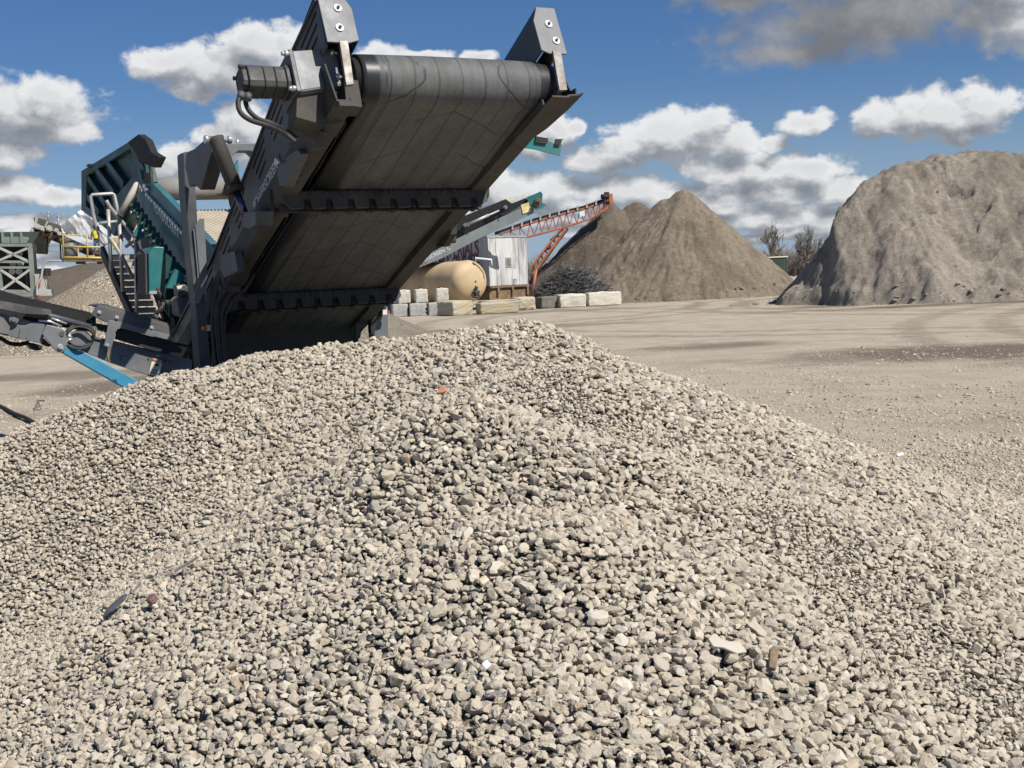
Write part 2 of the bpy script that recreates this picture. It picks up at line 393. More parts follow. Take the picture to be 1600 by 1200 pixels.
def rock_variants(sub, count, seed):
    r = np.random.default_rng(seed); out = []
    for _ in range(count):
        bm = bmesh.new(); bmesh.ops.create_icosphere(bm, subdivisions=sub, radius=1.0)
        P = np.array([q.co[:] for q in bm.verts]); T = np.array([[q.index for q in f.verts] for f in bm.faces]); bm.free()
        for _k in range(r.integers(7, 12)):                       # crushed faces: cut flat by random planes
            n = r.normal(size=3); n /= np.linalg.norm(n); d = r.uniform(.48, .84)
            e = P@n - d; P = P - np.outer(np.clip(e, 0, None), n)
        P *= (1 + .07*r.normal(size=(len(P), 1)))
        P *= np.array([1.0, r.uniform(.70, .98), r.uniform(.50, .82)])
        if r.random() < .2: P *= np.array([1.3, .75, .5])
        out.append((P/np.abs(P).max(), T))
    return out

def stones():
    """Every stone is dropped where the surface is lowest so far, so that they bed into each other."""
    cell = .008; x0, x1, y0, y1 = -6.8, 7.6, 1.5, 15.5
    nx, ny = int((x1-x0)/cell), int((y1-y0)/cell)
    XX, YY = np.meshgrid(x0+(np.arange(nx)+.5)*cell, y0+(np.arange(ny)+.5)*cell)
    step = 5; B = heap_base(XX[::step, ::step], YY[::step, ::step]); gz = ground_z(XX[::step, ::step], YY[::step, ::step])
    B = np.maximum(B, gz)
    def base_at(x, y):
        fx = np.clip((x-x0)/cell/step - .1, 0, B.shape[1]-2); fy = np.clip((y-y0)/cell/step - .1, 0, B.shape[0]-2)
        ix, iy = fx.astype(int), fy.astype(int); ax, ay = fx-ix, fy-iy
        return (B[iy, ix]*(1-ax)+B[iy, ix+1]*ax)*(1-ay) + (B[iy+1, ix]*(1-ax)+B[iy+1, ix+1]*ax)*ay
    D = np.zeros((ny, nx), np.float32)
    cand = 4_000_000
    px = rng.uniform(x0+.1, x1-.1, cand); d = np.sqrt(rng.uniform(1.75**1.6, 15.0**1.6, cand)**(1.25)); py = np.sqrt(np.maximum(d*d-px*px, 0)); py = np.where(py < y0+.1, -1, py)
    bz = base_at(px, np.clip(py, y0, y1))
    # only what the camera and its neighbourhood can see
    lat = px/np.maximum(py, .1); vis = (py > 0) & (lat > -.50) & (lat < .52)
    onheap = bz > .07
    # stony spread left, right and in front of the heap, thinning out into the dirt
    edge = fbm(px*.9, py*.9, 4, 77)
    dist_r = np.where(px > 1.5, 11.5 - .10*(px-1.5), 99); dens = np.ones(cand)
    flat = ~onheap
    reach = np.where(px > 0, 9.2 + 2.0*(edge-.5)*2, 13.0 + 4*(edge-.5))
    fade = np.clip((reach + 2.2 - py)/3.4, .0, 1)
    dens = np.where(flat, np.where(fade >= .999, 1, fade*fade*.55 + .02), 1.0)
    dens = np.where(flat & (px > 1.2) & (py > 7.5), np.minimum(dens, .12 + .75*np.clip((edge-.42)*5, 0, 1))*np.clip((14.5-py)/4, .05, 1), dens)
    vis &= rng.random(cand) < dens
    px, py, bz, flat = px[vis], py[vis], bz[vis], flat[vis]
    # mean radius: coarse in the middle of the heap and at its foot, finer far out
    rad = .0137*np.exp(rng.normal(0, .24, len(px)))*(.82+.36*fbm(px*1.3+.4*py, py*.8, 3, 111)); rad = np.where(rng.random(len(px)) < .14, rad*.52, rad); rad = rad*(1 - .50*dusty_band(px, py)); rad = np.clip(rad, .0042, .027)
    big = rng.random(len(px)) < .012; rad[big] *= 1.4; rad = np.minimum(rad, .026)
    rad = np.where(flat & (py > 8), rad*.85, rad); rad = rad*np.interp(px + .25*(py-6), [-2.2, -.6], [.74, 1.0])
    P = []; tries = len(px); used = 0
    # target coverage: area of stones over area
    i = 0; out = []
    near = (py < 8.2)
    while i+3 < tries:
        best = None
        for j in (i, i+1, i+2):
            ix, iy = int((px[j]-x0)/cell), int((py[j]-y0)/cell); q = D[iy, ix]
            if best is None or q < best[0]: best = (q, j, ix, iy)
        i += 3
        q, j, ix, iy = best; r = rad[j]
        if q > .0105: continue
        k = max(1, int(r*.85/cell)); sl = (slice(max(0, iy-k), iy+k+1), slice(max(0, ix-k), ix+k+1)); patch = D[sl]
        h = float(patch.mean()*.6 + patch.max()*.25); zc = h + r*rng.uniform(.18, .55)
        np.maximum(patch, zc + r*.55, out=patch)
        out.append((px[j], py[j], bz[j]+zc-.008, r))
    return np.array(out), (B, base_at)
ST, (HB, base_at) = stones()
print('stones', len(ST))

def build_stones(ST):
    n = len(ST); dist = np.hypot(ST[:, 0], ST[:, 1])
    lods = [(dist < 5.2, rock_variants(2, 26, 3)), ((dist >= 5.2) & (dist < 9.5), rock_variants(2, 1, 3)), (dist >= 9.5, rock_variants(1, 22, 8))]
    lods[1] = (lods[1][0], [(P, T) for P, T in rock_variants(1, 8, 5)])
    # middle stones: 80 faces, nearest stones: 320 only where they are largest
    fine = dist < 2.9
    lods = [(fine, rock_variants(3, 22, 3)), (~fine & (dist < 6.8), rock_variants(2, 26, 4)), (dist >= 6.8, rock_variants(1, 20, 8))]
    cos_, tris, cols = [], [], []; off = 0
    pal = np.array([(.49, .432, .335), (.52, .463, .365), (.45, .394, .305), (.545, .495, .405), (.415, .372, .303), (.465, .396, .295), (.38, .347, .297), (.305, .283, .245), (.575, .535, .45), (.37, .29, .215), (.205, .193, .175)])
    pw = np.array([.21, .19, .17, .11, .09, .09, .055, .03, .03, .015, .01])
    for mask, vs in lods:
        ids = np.nonzero(mask)[0]; pick = rng.integers(0, len(vs), len(ids))
        for k, (P, T) in enumerate(vs):
            sel = ids[pick == k]; m = len(sel)
            if not m: continue
            # random rotations, biased towards lying flat
            az = rng.uniform(0, 2*pi, m); tl = rng.normal(0, .6, m); td = rng.uniform(0, 2*pi, m); sp = rng.uniform(0, 2*pi, m)
            flip = rng.random(m) < .12; tl = np.where(flip, rng.uniform(.6, 1.6, m), tl)
            ca, sa, ct, st, cs, ss = np.cos(az), np.sin(az), np.cos(tl), np.sin(tl), np.cos(sp), np.sin(sp); z = np.zeros(m); o = np.ones(m)
            Rz = np.stack([np.stack([ca, -sa, z], -1), np.stack([sa, ca, z], -1), np.stack([z, z, o], -1)], 1)
            Rx = np.stack([np.stack([o, z, z], -1), np.stack([z, ct, -st], -1), np.stack([z, st, ct], -1)], 1)
            Rs = np.stack([np.stack([cs, -ss, z], -1), np.stack([ss, cs, z], -1), np.stack([z, z, o], -1)], 1)
            R = Rz@Rx@Rs
            Q = np.einsum('mij,vj->mvi', R, P)*(ST[sel, 3]*1.28)[:, None, None] + ST[sel, None, :3]
            cos_.append(Q.reshape(-1, 3)); tris.append((T[None] + (np.arange(m)*len(P))[:, None, None] + off).reshape(-1, 3)); off += m*len(P)
            c = pal[rng.choice(len(pal), m, p=pw)]*np.array([[.955, .95, .94]])*np.exp(rng.normal(0, .07, (m, 1))); g_ = .85*dusty_band(ST[sel, 0], ST[sel, 1])[:, None]; c = c*(1-g_) + np.array([[.52, .46, .36]])*g_; cols.append(np.repeat(c, len(P), 0))
    co = np.concatenate(cos_); tr = np.concatenate(tris); cl = np.concatenate(cols)
    # the bed under the stones is part of the same mass
    bx = np.arange(-6.6, 7.4, .06); by = np.arange(1.6, 15.3, .06); BX, BY = np.meshgrid(bx, by); BZ = base_at(BX, BY)
    idx = np.arange(BX.size).reshape(BX.shape); q = np.stack([idx[:-1, :-1], idx[:-1, 1:], idx[1:, 1:], idx[1:, :-1]], -1).reshape(-1, 4)
    lift = (np.maximum.reduce([BZ[:-1, :-1], BZ[1:, 1:]]) > .06).reshape(-1); q = q[lift]
    tr2 = np.concatenate([q[:, :3], q[:, [0, 2, 3]]])
    nb = len(tr); co = np.concatenate([co, np.stack([BX, BY, BZ-.012], -1).reshape(-1, 3)]); tr = np.concatenate([tr, tr2+off]); cl = np.concatenate([cl, np.tile([[.3, .26, .2]], (BX.size, 1))])
    me = bpy.data.meshes.new('gravel_heap'); me.vertices.add(len(co)); me.vertices.foreach_set('co', co.astype(np.float32).ravel())
    me.loops.add(tr.size); me.loops.foreach_set('vertex_index', tr.astype(np.int32).ravel())
    me.polygons.add(len(tr)); me.polygons.foreach_set('loop_start', np.arange(0, tr.size, 3, dtype=np.int32))
    mi = np.zeros(len(tr), np.int32); mi[nb:] = 1; me.polygons.foreach_set('material_index', mi)
    me.polygons.foreach_set('use_smooth', np.concatenate([np.zeros(nb, bool), np.ones(len(tr2), bool)]))
    me.update(calc_edges=True)
    at_ = me.attributes.new('tint', 'FLOAT_COLOR', 'POINT'); at_.data.foreach_set('color', np.concatenate([cl, np.ones((len(cl), 1))], 1).astype(np.float32).ravel())
    me.materials.append(M_STONE); me.materials.append(M_FILL)
    o = bpy.data.objects.new('gravel_heap', me); COL.objects.link(o); MW[o.name] = Matrix.Identity(4)
    print('stone faces', len(tr)); return o
heap = build_stones(ST)
tag(heap, 'heap of pale dusty crushed stone filling the foreground below the conveyor head', 'gravel', None, 'stuff')
def heap_hit(x, y):
    """Where the sight line through a pixel of the photograph meets the heap."""
    v = ray(x, y); t = np.linspace(1.5, 15, 2700); X, Y, Z = CAM.x+v.x*t, CAM.y+v.y*t, CAM.z+v.z*t
    below = np.nonzero(Z < base_at(X, Y)+.014)[0]; i = below[0] if len(below) else -1
    return Vector((X[i], Y[i], Z[i]))

# ------------------------------------------------------------------ the screening machine
O = at(707, 160, 7.4)
K = Frame(O, 29, 23)          # discharge conveyor: U across the belt, V up along it, W normal; origin on the head drum's axis
M = Frame(O, 29, 0)           # machine: U across, V towards the camera, W up
mach = thing('screening_machine', 'large grey and teal mobile screening machine with its discharge conveyor raised over the gravel heap', 'screening machine', M.p(0, -4, -O.z))
def kb(u, v, w): return MB().box(K, u, v, w)

# belt: one closed loop round the head drum and a tail drum
R = .142; DV, DW = .035, .096; v_tail = -4.5; prof = []
for a in np.linspace(90, -88, 27): prof.append((DV+R*cos(radians(a)), DW+R*sin(radians(a))))
prof += [(-.10, -.052), (-.30, -.064), (-.55, -.078), (-.86, -.088), (-1.3, -.080), (-1.9, -.078), (-2.42, -.088), (-3.3, -.08)]
for a in np.linspace(-90, -270, 19): prof.append((v_tail + .12*cos(radians(a)), .04 + .12*sin(radians(a))))
prof += [(-3, .235), (-1.5, .238)]
us = np.linspace(-.595, .625, 45); b = MB(); V = []; nu, npf = len(us), len(prof)
for u in us:
    for i, (v, w) in enumerate(prof):
        k = 1.0 if i > 26 else (1 + .05*(1-((u-.02)/.62)**2))                      # drum crown
        lip = .022*max(0, abs(u-.02)-.45)/.17 if (27 < i < 34) else 0.0             # belt edges curl on the return run
        V.append(K.p(u*(1 if i < 26 else .955), DV+(v-DV)*k, DW+(w-DW)*k + lip))
F_ = [[i*npf+j, i*npf+(j+1) % npf, (i+1)*npf+(j+1) % npf, (i+1)*npf+j] for i in range(nu-1) for j in range(npf)]
belt = b.add(V, F_, True).build('belt', M_BELT, mach, K)
sol = belt.modifiers.new('thickness', 'SOLIDIFY'); sol.thickness = .012; sol.offset = -1
MB().cyl(K.p(-.63, DV, DW), K.p(.665, DV, DW), R-.016, 28).build('head_drum', M_BLACKST, mach)

# slotted side panels with their folded wings
def panel_top(v): return float(np.interp(v, [-4.2, -3.05, -2.45, -1.32, -.30, .15, .3], [.12, .14, .17, .31, .47, .515, .53]))
def slot(uc, v0, v1, w, h): 
    e = h*.5
    return [K.p(uc, v0, w-e*.2), K.p(uc, v0+e, w-e), K.p(uc, v1-e, w-e), K.p(uc, v1, w), K.p(uc, v1-e, w+e), K.p(uc, v0+e, w+e)]
def side_panel(u, sgn, lowest=-.2):
    outer = [K.p(u, v, w) for v, w in ((.20, .49), (-.30, .465), (-1.32, .31), (-2.45, .17), (-4.3, .12), (-4.3, -.12), (-2.3, -.125), (-1.4, -.12), (-.46, -.12), (-.16, -.09), (-.10, .19), (.18, .21))]
    outer = [q if K.loc(q)[2] > lowest else q + K.W*(lowest - K.loc(q)[2]) for q in outer]
    holes = []
    for vc, L, n in ((.0, .32, 3), (-.72, .34, 3), (-1.12, .30, 3), (-1.66, .32, 3), (-2.08, .30, 3), (-2.6, .30, 2)):
        t = panel_top(vc)
        for k in range(n):
            w = t - .055 - k*.058 + (.0 if vc < -.3 else -.02)
            if w < -.03 or (vc > -.3 and w < .24): continue
            sl_ = (panel_top(vc+.2)-panel_top(vc-.2))/.4; Lk = L*(1 - .18*k); v0 = vc-L/2+.03*k; e = .011; w0_, w1_ = w+sl_*(v0-vc), w+sl_*(v0+Lk-vc)
            holes.append([K.p(u, v0, w0_), K.p(u, v0+e, w0_-e), K.p(u, v0+Lk-e, w1_-e), K.p(u, v0+Lk, w1_), K.p(u, v0+Lk-e, w1_+e), K.p(u, v0+e, w0_+e)])
    p = MB().plate(outer, holes, K.U*(.012*sgn)).build('side_panel', M_GREYD, mach, K)
    rim = MB()
    for a, c in zip(outer[:4], outer[1:5]): rim.beam(a - K.W*.006, c - K.W*.006, .03, .012, K.W)
    rim.build('panel_lip', M_GREYD, p)
    # dark backing duct behind the slots
    MB().prism([K.p(u+sgn*.05, v, w) for v, w in ((.16, .47), (-.30, .44), (-1.32, .285), (-2.45, .145), (-4.1, .10), (-4.1, 0), (-.2, 0), (-.1, .22))], K.U*(sgn*.012)).build('backing_plate', M_BLACKST, p)
    return p
pl = side_panel(-.78, 1); pr = side_panel(.655, -1, .0)
def wing(u_in, u_out, sgn):
    """The hopper-like wing above the belt edge: end plate with two bolts, sloping inner sheet."""
    a, z = u_in, u_out
    ep = MB().prism([K.p(*q) for q in ((a+.045*sgn, .22, .525), (z, .22, .525), (z, .22, .212), (z-.12*sgn, .22, .210), (a, .22, .231), (a, .22, .43))], K.V*(-.012)).build('end_plate', M_GREY, mach, K, .003)
    sh = MB()
    outer = [(a, .43), (a+.045*sgn, .525), (z, .525)]
    L = -1.55
    d = [(a+.0*sgn, .25), (a+.045*sgn, .31), (z, .30)]
    for (q0, q1, d0, d1) in ((outer[0], outer[1], d[0], d[1]), (outer[1], outer[2], d[1], d[2]), ((a, .231), outer[0], (a, .14), d[0])):
        sh.prism([K.p(q0[0], .208, q0[1]), K.p(q1[0], .208, q1[1]), K.p(d1[0], L, d1[1]), K.p(d0[0], L, d0[1])], K.W*-.008 + K.U*(.006*sgn))
    sh.build('wing_sheet', M_GREYD, mach, K)
    return ep
epl = wing(-.600, -.785, -1); epr = wing(.538, .708, 1)
for ep, pts in ((epr, ((.634, .41), (.654, .298))), (epl, ((-.683, .425), (-.698, .302)))):
    for u, w in pts:
        mb = MB(); mb.cyl(K.p(u, .221, w), K.p(u, .227, w), .023, 20); mb.build('washer', M_LETTERW, ep)
        mb = MB(); mb.cyl(K.p(u, .227, w), K.p(u, .238, w), .0085, 10); mb.build('bolt', M_BLACKST, ep)
# worn flat straps that hang from the end plates to the frame
MB().prism([K.p(*q) for q in ((.606, .232, .225), (.661, .232, .215), (.631, .232, -.037), (.577, .232, -.043))], K.V*-.02).build('hanger_strap', M_STEEL, mach, K, .002)
MB().prism([K.p(*q) for q in ((-.720, .232, .215), (-.671, .232, .22), (-.694, .232, -.048), (-.739, .232, -.057))], K.V*-.02).build('hanger_strap', M_STEEL, mach, K, .002)

# side channels below the panels, with drilled end tabs
for u0, u1, s, fb in ((-.80, -.655, 1, -.135), (.46, .605, -1, -.112)):
    mb = MB(); x = u0 if s > 0 else u1; lo_, hi_ = (lambda a, c: (min(x+s*a, x+s*c), max(x+s*a, x+s*c))), None
    ve = .20 if s > 0 else .27; mb.box(K, lo_(0, .115), (-4.4, ve), (fb, fb+.012)).box(K, lo_(0, .012), (-4.4, .16), (fb+.012, fb+.15)).box(K, lo_(.103, .115), (-4.4, .16), (fb+.012, fb+.05))
    ch = mb.build('side_channel', M_DIRTY, mach, K, .003)
    if s > 0: MB().box(K, lo_(.01, .11), (.15, .205), (fb-.03, fb-.001)).build('end_tab', M_DIRTY, ch, K, .003)
    for dv in (.10, .02, -.62, -.70, -1.8): MB().cyl(K.p(x+s*.06, dv, fb-.002), K.p(x+s*.06, dv, fb-.0005), .010, 10).build('bolt_hole', M_BLACKINK, ch)
MB().prism([K.p(.690, v, w) for v, w in ((.16, -.065), (.225, -.06), (.24, -.03), (.19, -.02), (.15, .12), (.0, .14), (-.12, .02))], K.U*-.01).build('corner_gusset', M_BLACKST, mach, K)
MB().prism([K.p(-.80, v, w) for v, w in ((.17, -.125), (.20, -.12), (.15, .12), (.0, .16), (-.3, -.12))], K.U*.01).build('corner_gusset', M_BLACKST, mach, K)

MB().prism([K.p(u, v, -.098) for u, v in ((.60, -.28), (.60, .262), (.672, .275), (.69, .29), (.684, .12), (.655, -.1))], K.W*.01).build('corner_plate', M_DIRTY, mach, K)
# toothed cross members under the return belt
def cross_member(v, n, u0=-.77, u1=.60, w0=-.100, h=.112):
    base, top = [], []; prof = [(u0, w0), (u1, w0), (u1, w0-h*.65)]
    step = (u1-u0-.10)/n
    x = u1-.10
    for k in range(n):
        c = x - k*step; g = step*.42
        prof += [(c+g*.65, w0-h), (c+g*.5, w0-h), (c+g*.32, w0-h*.42), (c-g*.32, w0-h*.42), (c-g*.5, w0-h), (c-g*.65, w0-h)]
    prof += [(u0+.03, w0-h), (u0, w0-h*.6)]
    cmb_ = MB().plate([K.p(u, v, w) for u, w in prof], [], K.V*-.016); rr = random.Random(int(-v*100))
    for _ in range(70):                                                    # dried mud hanging along the top edge
        u = rr.uniform(u0+.15, u1-.1); L = rr.uniform(.008, .04); cmb_.tube([K.p(u, v+.002, w0+.004), K.p(u+rr.uniform(-.01, .01), v+.003, w0-L)], [.007, .002], 4)
    cm = cmb_.build('cross_member', M_DIRTY, mach, K)
    MB().box(K, (u0, u1), (v-.11, v-.016), (w0-.022, w0)).box(K, (u0, u1), (v-.11, v-.10), (w0-h*.8, w0-.022)).build('angle_leg', M_DIRTY, cm, K)
    for k in range(n):
        c = x - k*step; mb = MB(); mb.box(K, (c-.012, c+.012), (v-.10, v-.02), (w0-h*.9, w0-.03)); mb.cyl(K.p(c, v-.05, w0-h*.9), K.p(c, v-.05, w0-h*1.12), .016, 8)
        mb.build('scraper_clamp', M_BLACKST, cm, K)
    return cm
cross_member(-.88, 9); cross_member(-2.44, 9)
MB().box(K, (-.76, .60), (-3.6, -3.5), (-.2, -.1)).build('cross_member', M_DIRTY, mach, K)
# skirt edges that hang beside the return belt
for u in (-.615, .60):
    mb = MB(); rr = random.Random(3); n = 40; top = [K.p(u, -.15-3.6*i/n, .02) for i in range(n+1)]; bot = [K.p(u+.012*rr.random(), -.15-3.6*i/n, -.05-.02*rr.random()) for i in range(n+1)]
    mb.prism(top + bot[::-1], K.U*.008); mb.build('rubber_skirt', M_RUBBER, mach)
MB().prism([K.p(.64, v, w) for v, w in ((-1.40, -.06), (-1.72, -.06), (-1.70, -.12), (-1.60, -.165), (-1.46, -.14))], K.U*-.05).build('lift_lug', M_DIRTY, mach, K, .005)
MB().cyl(K.p(.58, -1.58, -.12), K.p(.68, -1.58, -.12), .028, 14).build('lug_pin', M_DIRTY, mach)
MB().prism([K.p(.63, v, w) for v, w in ((-.86, -.06), (-1.0, -.06), (-1.02, -.11), (-.95, -.15), (-.90, -.13))], K.U*-.04).build('torn_bracket', M_DIRTY, mach, K)

# teal spill plate and its clip at the head's right side
sp = M.on('v', .05, 0, 0)
def vp(k, pts): return M.poly('v', k, pts)
sp = MB().prism(vp(-.35, ((786, 216), (800, 228), (838, 234), (875, 243.5), (878, 226), (865, 224), (845, 214), (815, 208))), M.V*-.012).build('spill_plate', M_TEAL, mach)
MB().prism(vp(-.335, ((838, 213), (857, 216), (855, 224.5), (848, 224), (836, 222))), M.V*-.012).build('rubber_clip', M_BLACKST, sp)
MB().prism(vp(-.335, ((869, 217), (882, 217.5), (878, 219), (876, 227), (867, 226))), M.V*-.012).build('clip', M_BLACKST, sp)

# drive motor, gearbox bracket and hoses at the left end of the drum
mo = MB(); ax0, axv, axw = -1.215, -.01, .095
for (u0, u1, r) in ((-1.225, -1.196, .070), (-1.196, -1.112, .083), (-1.110, -1.05, .0815), (-1.048, -.99, .0815), (-.99, -.965, .09)):
    ring = [K.p(u0, axv + r*.92*cos(t)*min(1/abs(cos(t)) if abs(cos(t)) > .01 else 9, 1.18), axw + r*.92*sin(t)*min(1/abs(sin(t)) if abs(sin(t)) > .01 else 9, 1.18)) for t in np.linspace(0, 2*pi, 17)[:-1]]
    mo.prism(ring, K.U*(u1-u0))
motor = mo.build('drive_motor', M_MOTOR, mach, K, .006)
for dv, dw in ((.07, .06), (.07, -.055), (-.07, .06)):
    MB().cyl(K.p(-1.235, axv+dv*.8, axw+dw*.9), K.p(-1.205, axv+dv*.8, axw+dw*.9), .012, 8).build('motor_bolt', M_BLACKST, motor)
gb = MB()
gb.box(K, (-.962, -.938), (-.13, .10), (-.02, .235))                       # mounting flange
flange = gb.build('motor_flange', M_GREYD, mach, K, .004)
f0p = [K.p(-.936, .088, -.005), K.p(-.936, .088, .225), K.p(-.69, .115, .235), K.p(-.69, .115, .045)]
MB().prism([K.p(-.936, .09, -.008), K.p(-.936, .09, .232), K.p(-.688, .09, .262), K.p(-.688, .09, .04)], K.V*-.01).prism([K.p(-.936, .09, .232), K.p(-.688, .09, .262), K.p(-.688, -.12, .262), K.p(-.936, -.12, .232)], K.W*-.008).prism([K.p(-.936, .09, -.008), K.p(-.688, .09, .04), K.p(-.688, -.12, .0), K.p(-.936, -.12, -.03)], K.W*-.008).build('gearbox_cover', M_GREY, mach, K, .004)
MB().box(K, (-.688, -.676), (-.14, .135), (.035, .275)).build('cover_plate', M_BLACKST, mach, K, .002)
for (u, v, w) in ((-.70, .10, .225), (-.70, .10, .075)): mb = MB(); mb.cyl(K.p(u-.025, v, w), K.p(u+.07, v, w), .008, 8); mb.cyl(K.p(u-.03, v, w), K.p(u-.008, v, w), .018, 6); mb.cyl(K.p(u+.06, v, w), K.p(u+.075, v, w), .016, 6); mb.build('tension_bolt', M_BOLT, flange)
for (v, w) in ((.085, .215), (.085, .005), (-.10, .215)):
    mb = MB(); mb.cyl(K.p(-.985, v, w), K.p(-.958, v, w), .016, 6); mb.cyl(K.p(-1.0, v, w), K.p(-.98, v, w), .011, 8); mb.build('flange_bolt', M_BOLT, flange)
MB().cyl(K.p(-.68, DV, DW), K.p(-.60, DV, DW), .07, 18).box(K, (-.672, -.625), (-.08, .10), (-.0, .19)).build('drum_bearing', M_MOTOR, mach)
MB().prism([K.p(-.95, .06, -.015), K.p(-.69, .06, .03), K.p(-.68, .0, -.14), K.p(-.80, .0, -.165), K.p(-.97, .03, -.135)], K.V*-.16).build('motor_cradle', M_DIRTY, mach, K, .004)
MB().prism([K.p(-.70, .15, .04), K.p(-.63, .16, .02), K.p(-.63, .14, -.13), K.p(-.73, .14, -.13)], K.V*-.10).build('frame_upright', M_DIRTY, mach, K, .003)
def smooth_path(pts, n=8):
    P = [Vector(q) for q in pts]; P = [P[0]*2-P[1]] + P + [P[-1]*2-P[-2]]; out = []
    for i in range(1, len(P)-2):
        for t in np.linspace(0, 1, n, endpoint=False):
            a, b_, c, d = P[i-1:i+3]; out.append(.5*((2*b_) + (c-a)*t + (2*a-5*b_+4*c-d)*t*t + (3*b_-a-3*c+d)*t**3))
    return out + [P[-2]]
hz = lambda pts, k: [K.on('v', k, *q) for q in pts]
MB().tube(smooth_path(hz(((377, 148), (372, 160), (376, 176), (392, 188), (420, 197)), .03) + hz(((445, 209), (462, 222)), -.05)), .0135, 10).build('hydraulic_hose', M_HOSE, motor)
MB().tube(smooth_path(hz(((388, 151), (384, 160), (390, 174), (404, 186), (424, 193)), -.02) + hz(((448, 205), (466, 218)), -.09)), .0135, 10).build('hydraulic_hose', M_HOSE, motor)
for p_ in ((377, 150), (388, 152)):
    MB().cyl(K.on('v', .03, p_[0], p_[1]-5), K.on('v', .03, p_[0]-1, p_[1]+4), .02, 8).build('hose_fitting', M_GREYD, motor)
MB().prism(K.poly('u', -.815, ((449, 226), (470, 203), (482, 200), (506, 206), (503, 230), (470, 238))), K.U*.03).build('hose_guard', M_DIRTY, mach)
MB().prism(K.poly('u', -.825, ((478, 176), (494, 178), (488, 202))), K.U*.02).build('gusset', M_GREY, mach)
MB().prism(K.poly('u', -.86, ((432, 268), (437, 252), (465, 232), (470, 240), (447, 292), (436, 290))), K.U*.05).build('adjuster_box', M_GREYD, mach, None, .006)
mb = MB(); mb.cyl(K.on('u', -.87, 438, 252), K.on('u', -.87, 438, 252)-K.U*.03, .018, 12); mb.build('adjuster_bolt', M_BOLT, mach)
# lettering strip on the left panel
MB().prism([K.p(-.783, v, w) for v, w in ((-1.40, -.012), (-.78, .014), (-.78, .095), (-1.40, .068))], K.U*-.004).build('name_strip', M_GREYD, mach)
lettering('POWERSCREEN', K.p(-.787, -1.36, .004), K.p(-.787, -.83, .028), K.W, height=.066, mat=M_LETTERG, parent=mach)
# rollers and small brackets along the left flange
for v in (-1.06, -2.2):
    mb = MB(); mb.prism([K.p(-.815, v+a, w) for a, w in ((-.09, -.04), (.09, -.04), (.05, -.17), (-.05, -.17))], K.U*.02); mb.cyl(K.p(-.84, v, -.15), K.p(-.70, v, -.15), .028, 14); mb.build('return_roller_bracket', M_DIRTY, mach)

# goalpost that carries the conveyor: left post, arm, cross beam, hydraulic rams
P_ = lambda k, *q: M.on('v', k, *q)
pts_o = vp(-2.2, ((286, 240), (291, 236), (302, 245), (306, 300), (312, 400), (322, 480), (334, 640), (316, 640), (306, 480), (297, 400), (289, 300)))
MB().prism(pts_o, M.V*-.16).build('post', M_GREYD, mach, None, .006)
MB().prism(vp(-2.17, ((305, 352), (313, 341), (319, 341), (325, 440), (312, 474), (306, 474), (312, 430))), M.V*-.012).build('post_cheek', M_GREY, mach, None, .003)
MB().prism(vp(-2.18, ((302, 358), (305, 356), (311, 430), (306, 470), (303, 470), (309, 430))), M.V*-.012).build('post_edge_strip', M_GREY, mach)
arm = M.poly('u', -.985, ((291, 238), (304, 232), (326, 212), (329, 218), (330, 238), (313, 297), (303, 288), (296, 292), (289, 260)))
MB().prism(arm, M.U*.10).build('post_arm', M_GREYD, mach, None, .006)
top = M.on('u', -1.01, 338, 218); bot = K.on('u', -.90, 384, 338)
d_ = (bot-top); e_ = top + d_*.66
ram = MB().tube([top - d_*.02, top+d_*.02, e_-d_*.03], [.05, .047, .047], 18).tube([e_-d_*.05, e_+d_*.02], [.056, .054], 18).build('lift_ram', M_DIRTY, mach)
MB().cyl(e_, bot, .024, 14).build('ram_rod', M_ROD, ram)
MB().cyl(top - M.U*.07, top + M.U*.09, .018, 12).cyl(top-M.U*.075, top-M.U*.05, .026, 6).cyl(top+M.U*.07, top+M.U*.095, .026, 6).build('ram_pin', M_BOLT, ram)
MB().prism(K.poly('u', -.92, ((376, 331), (400, 330), (399, 352), (388, 358), (377, 352))), K.U*.11).build('ram_lug', M_GREYD, mach, None, .005)
MB().prism(vp(-2.25, ((346, 224), (402, 223), (402, 246), (392, 236), (372, 236), (358, 248), (350, 249))), M.V*-.14).build('cross_beam', M_GREY, mach, None, .006)
MB().box(M, (-.42, .75), (-2.39, -2.25), (-.05, .02)).build('cross_beam', M_GREYD, mach, None, .006)
for q in ((371, 221), (357, 221)): MB().cyl(P_(-2.3, *q)-M.W*.02, P_(-2.3, *q)+M.W*.012, .011, 8).build('beam_bolt', M_BOLT, mach)
# thick hose bundle and clamps low on the left side
for k, pts in enumerate((((383, 420), (372, 436), (352, 452), (338, 480), (341, 540), (348, 585)), ((390, 416), (380, 440), (356, 462), (345, 490), (346, 545), (352, 588)), ((398, 425), (385, 448), (362, 470), (350, 500), (350, 545), (356, 590)), ((356, 425), (344, 440), (335, 470), (333, 520), (339, 570)))):
    MB().tube(smooth_path([M.on('v', -1.95-.02*k, *q) for q in pts]), .014+.003*(k % 2), 8).build('hydraulic_hose', M_HOSE, mach)
MB().prism(K.poly('u', -.86, ((345, 398), (366, 392), (372, 424), (350, 434), (343, 420))), K.U*.05).build('hose_bracket', M_GREYD, mach, None, .004)
MB().tube([M.on('v', -1.9, *q) for q in ((352, 416), (360, 414), (366, 420), (362, 428), (353, 427), (351, 420), (356, 414))], .008, 6).build('hose_loop', M_RUBBER, mach)
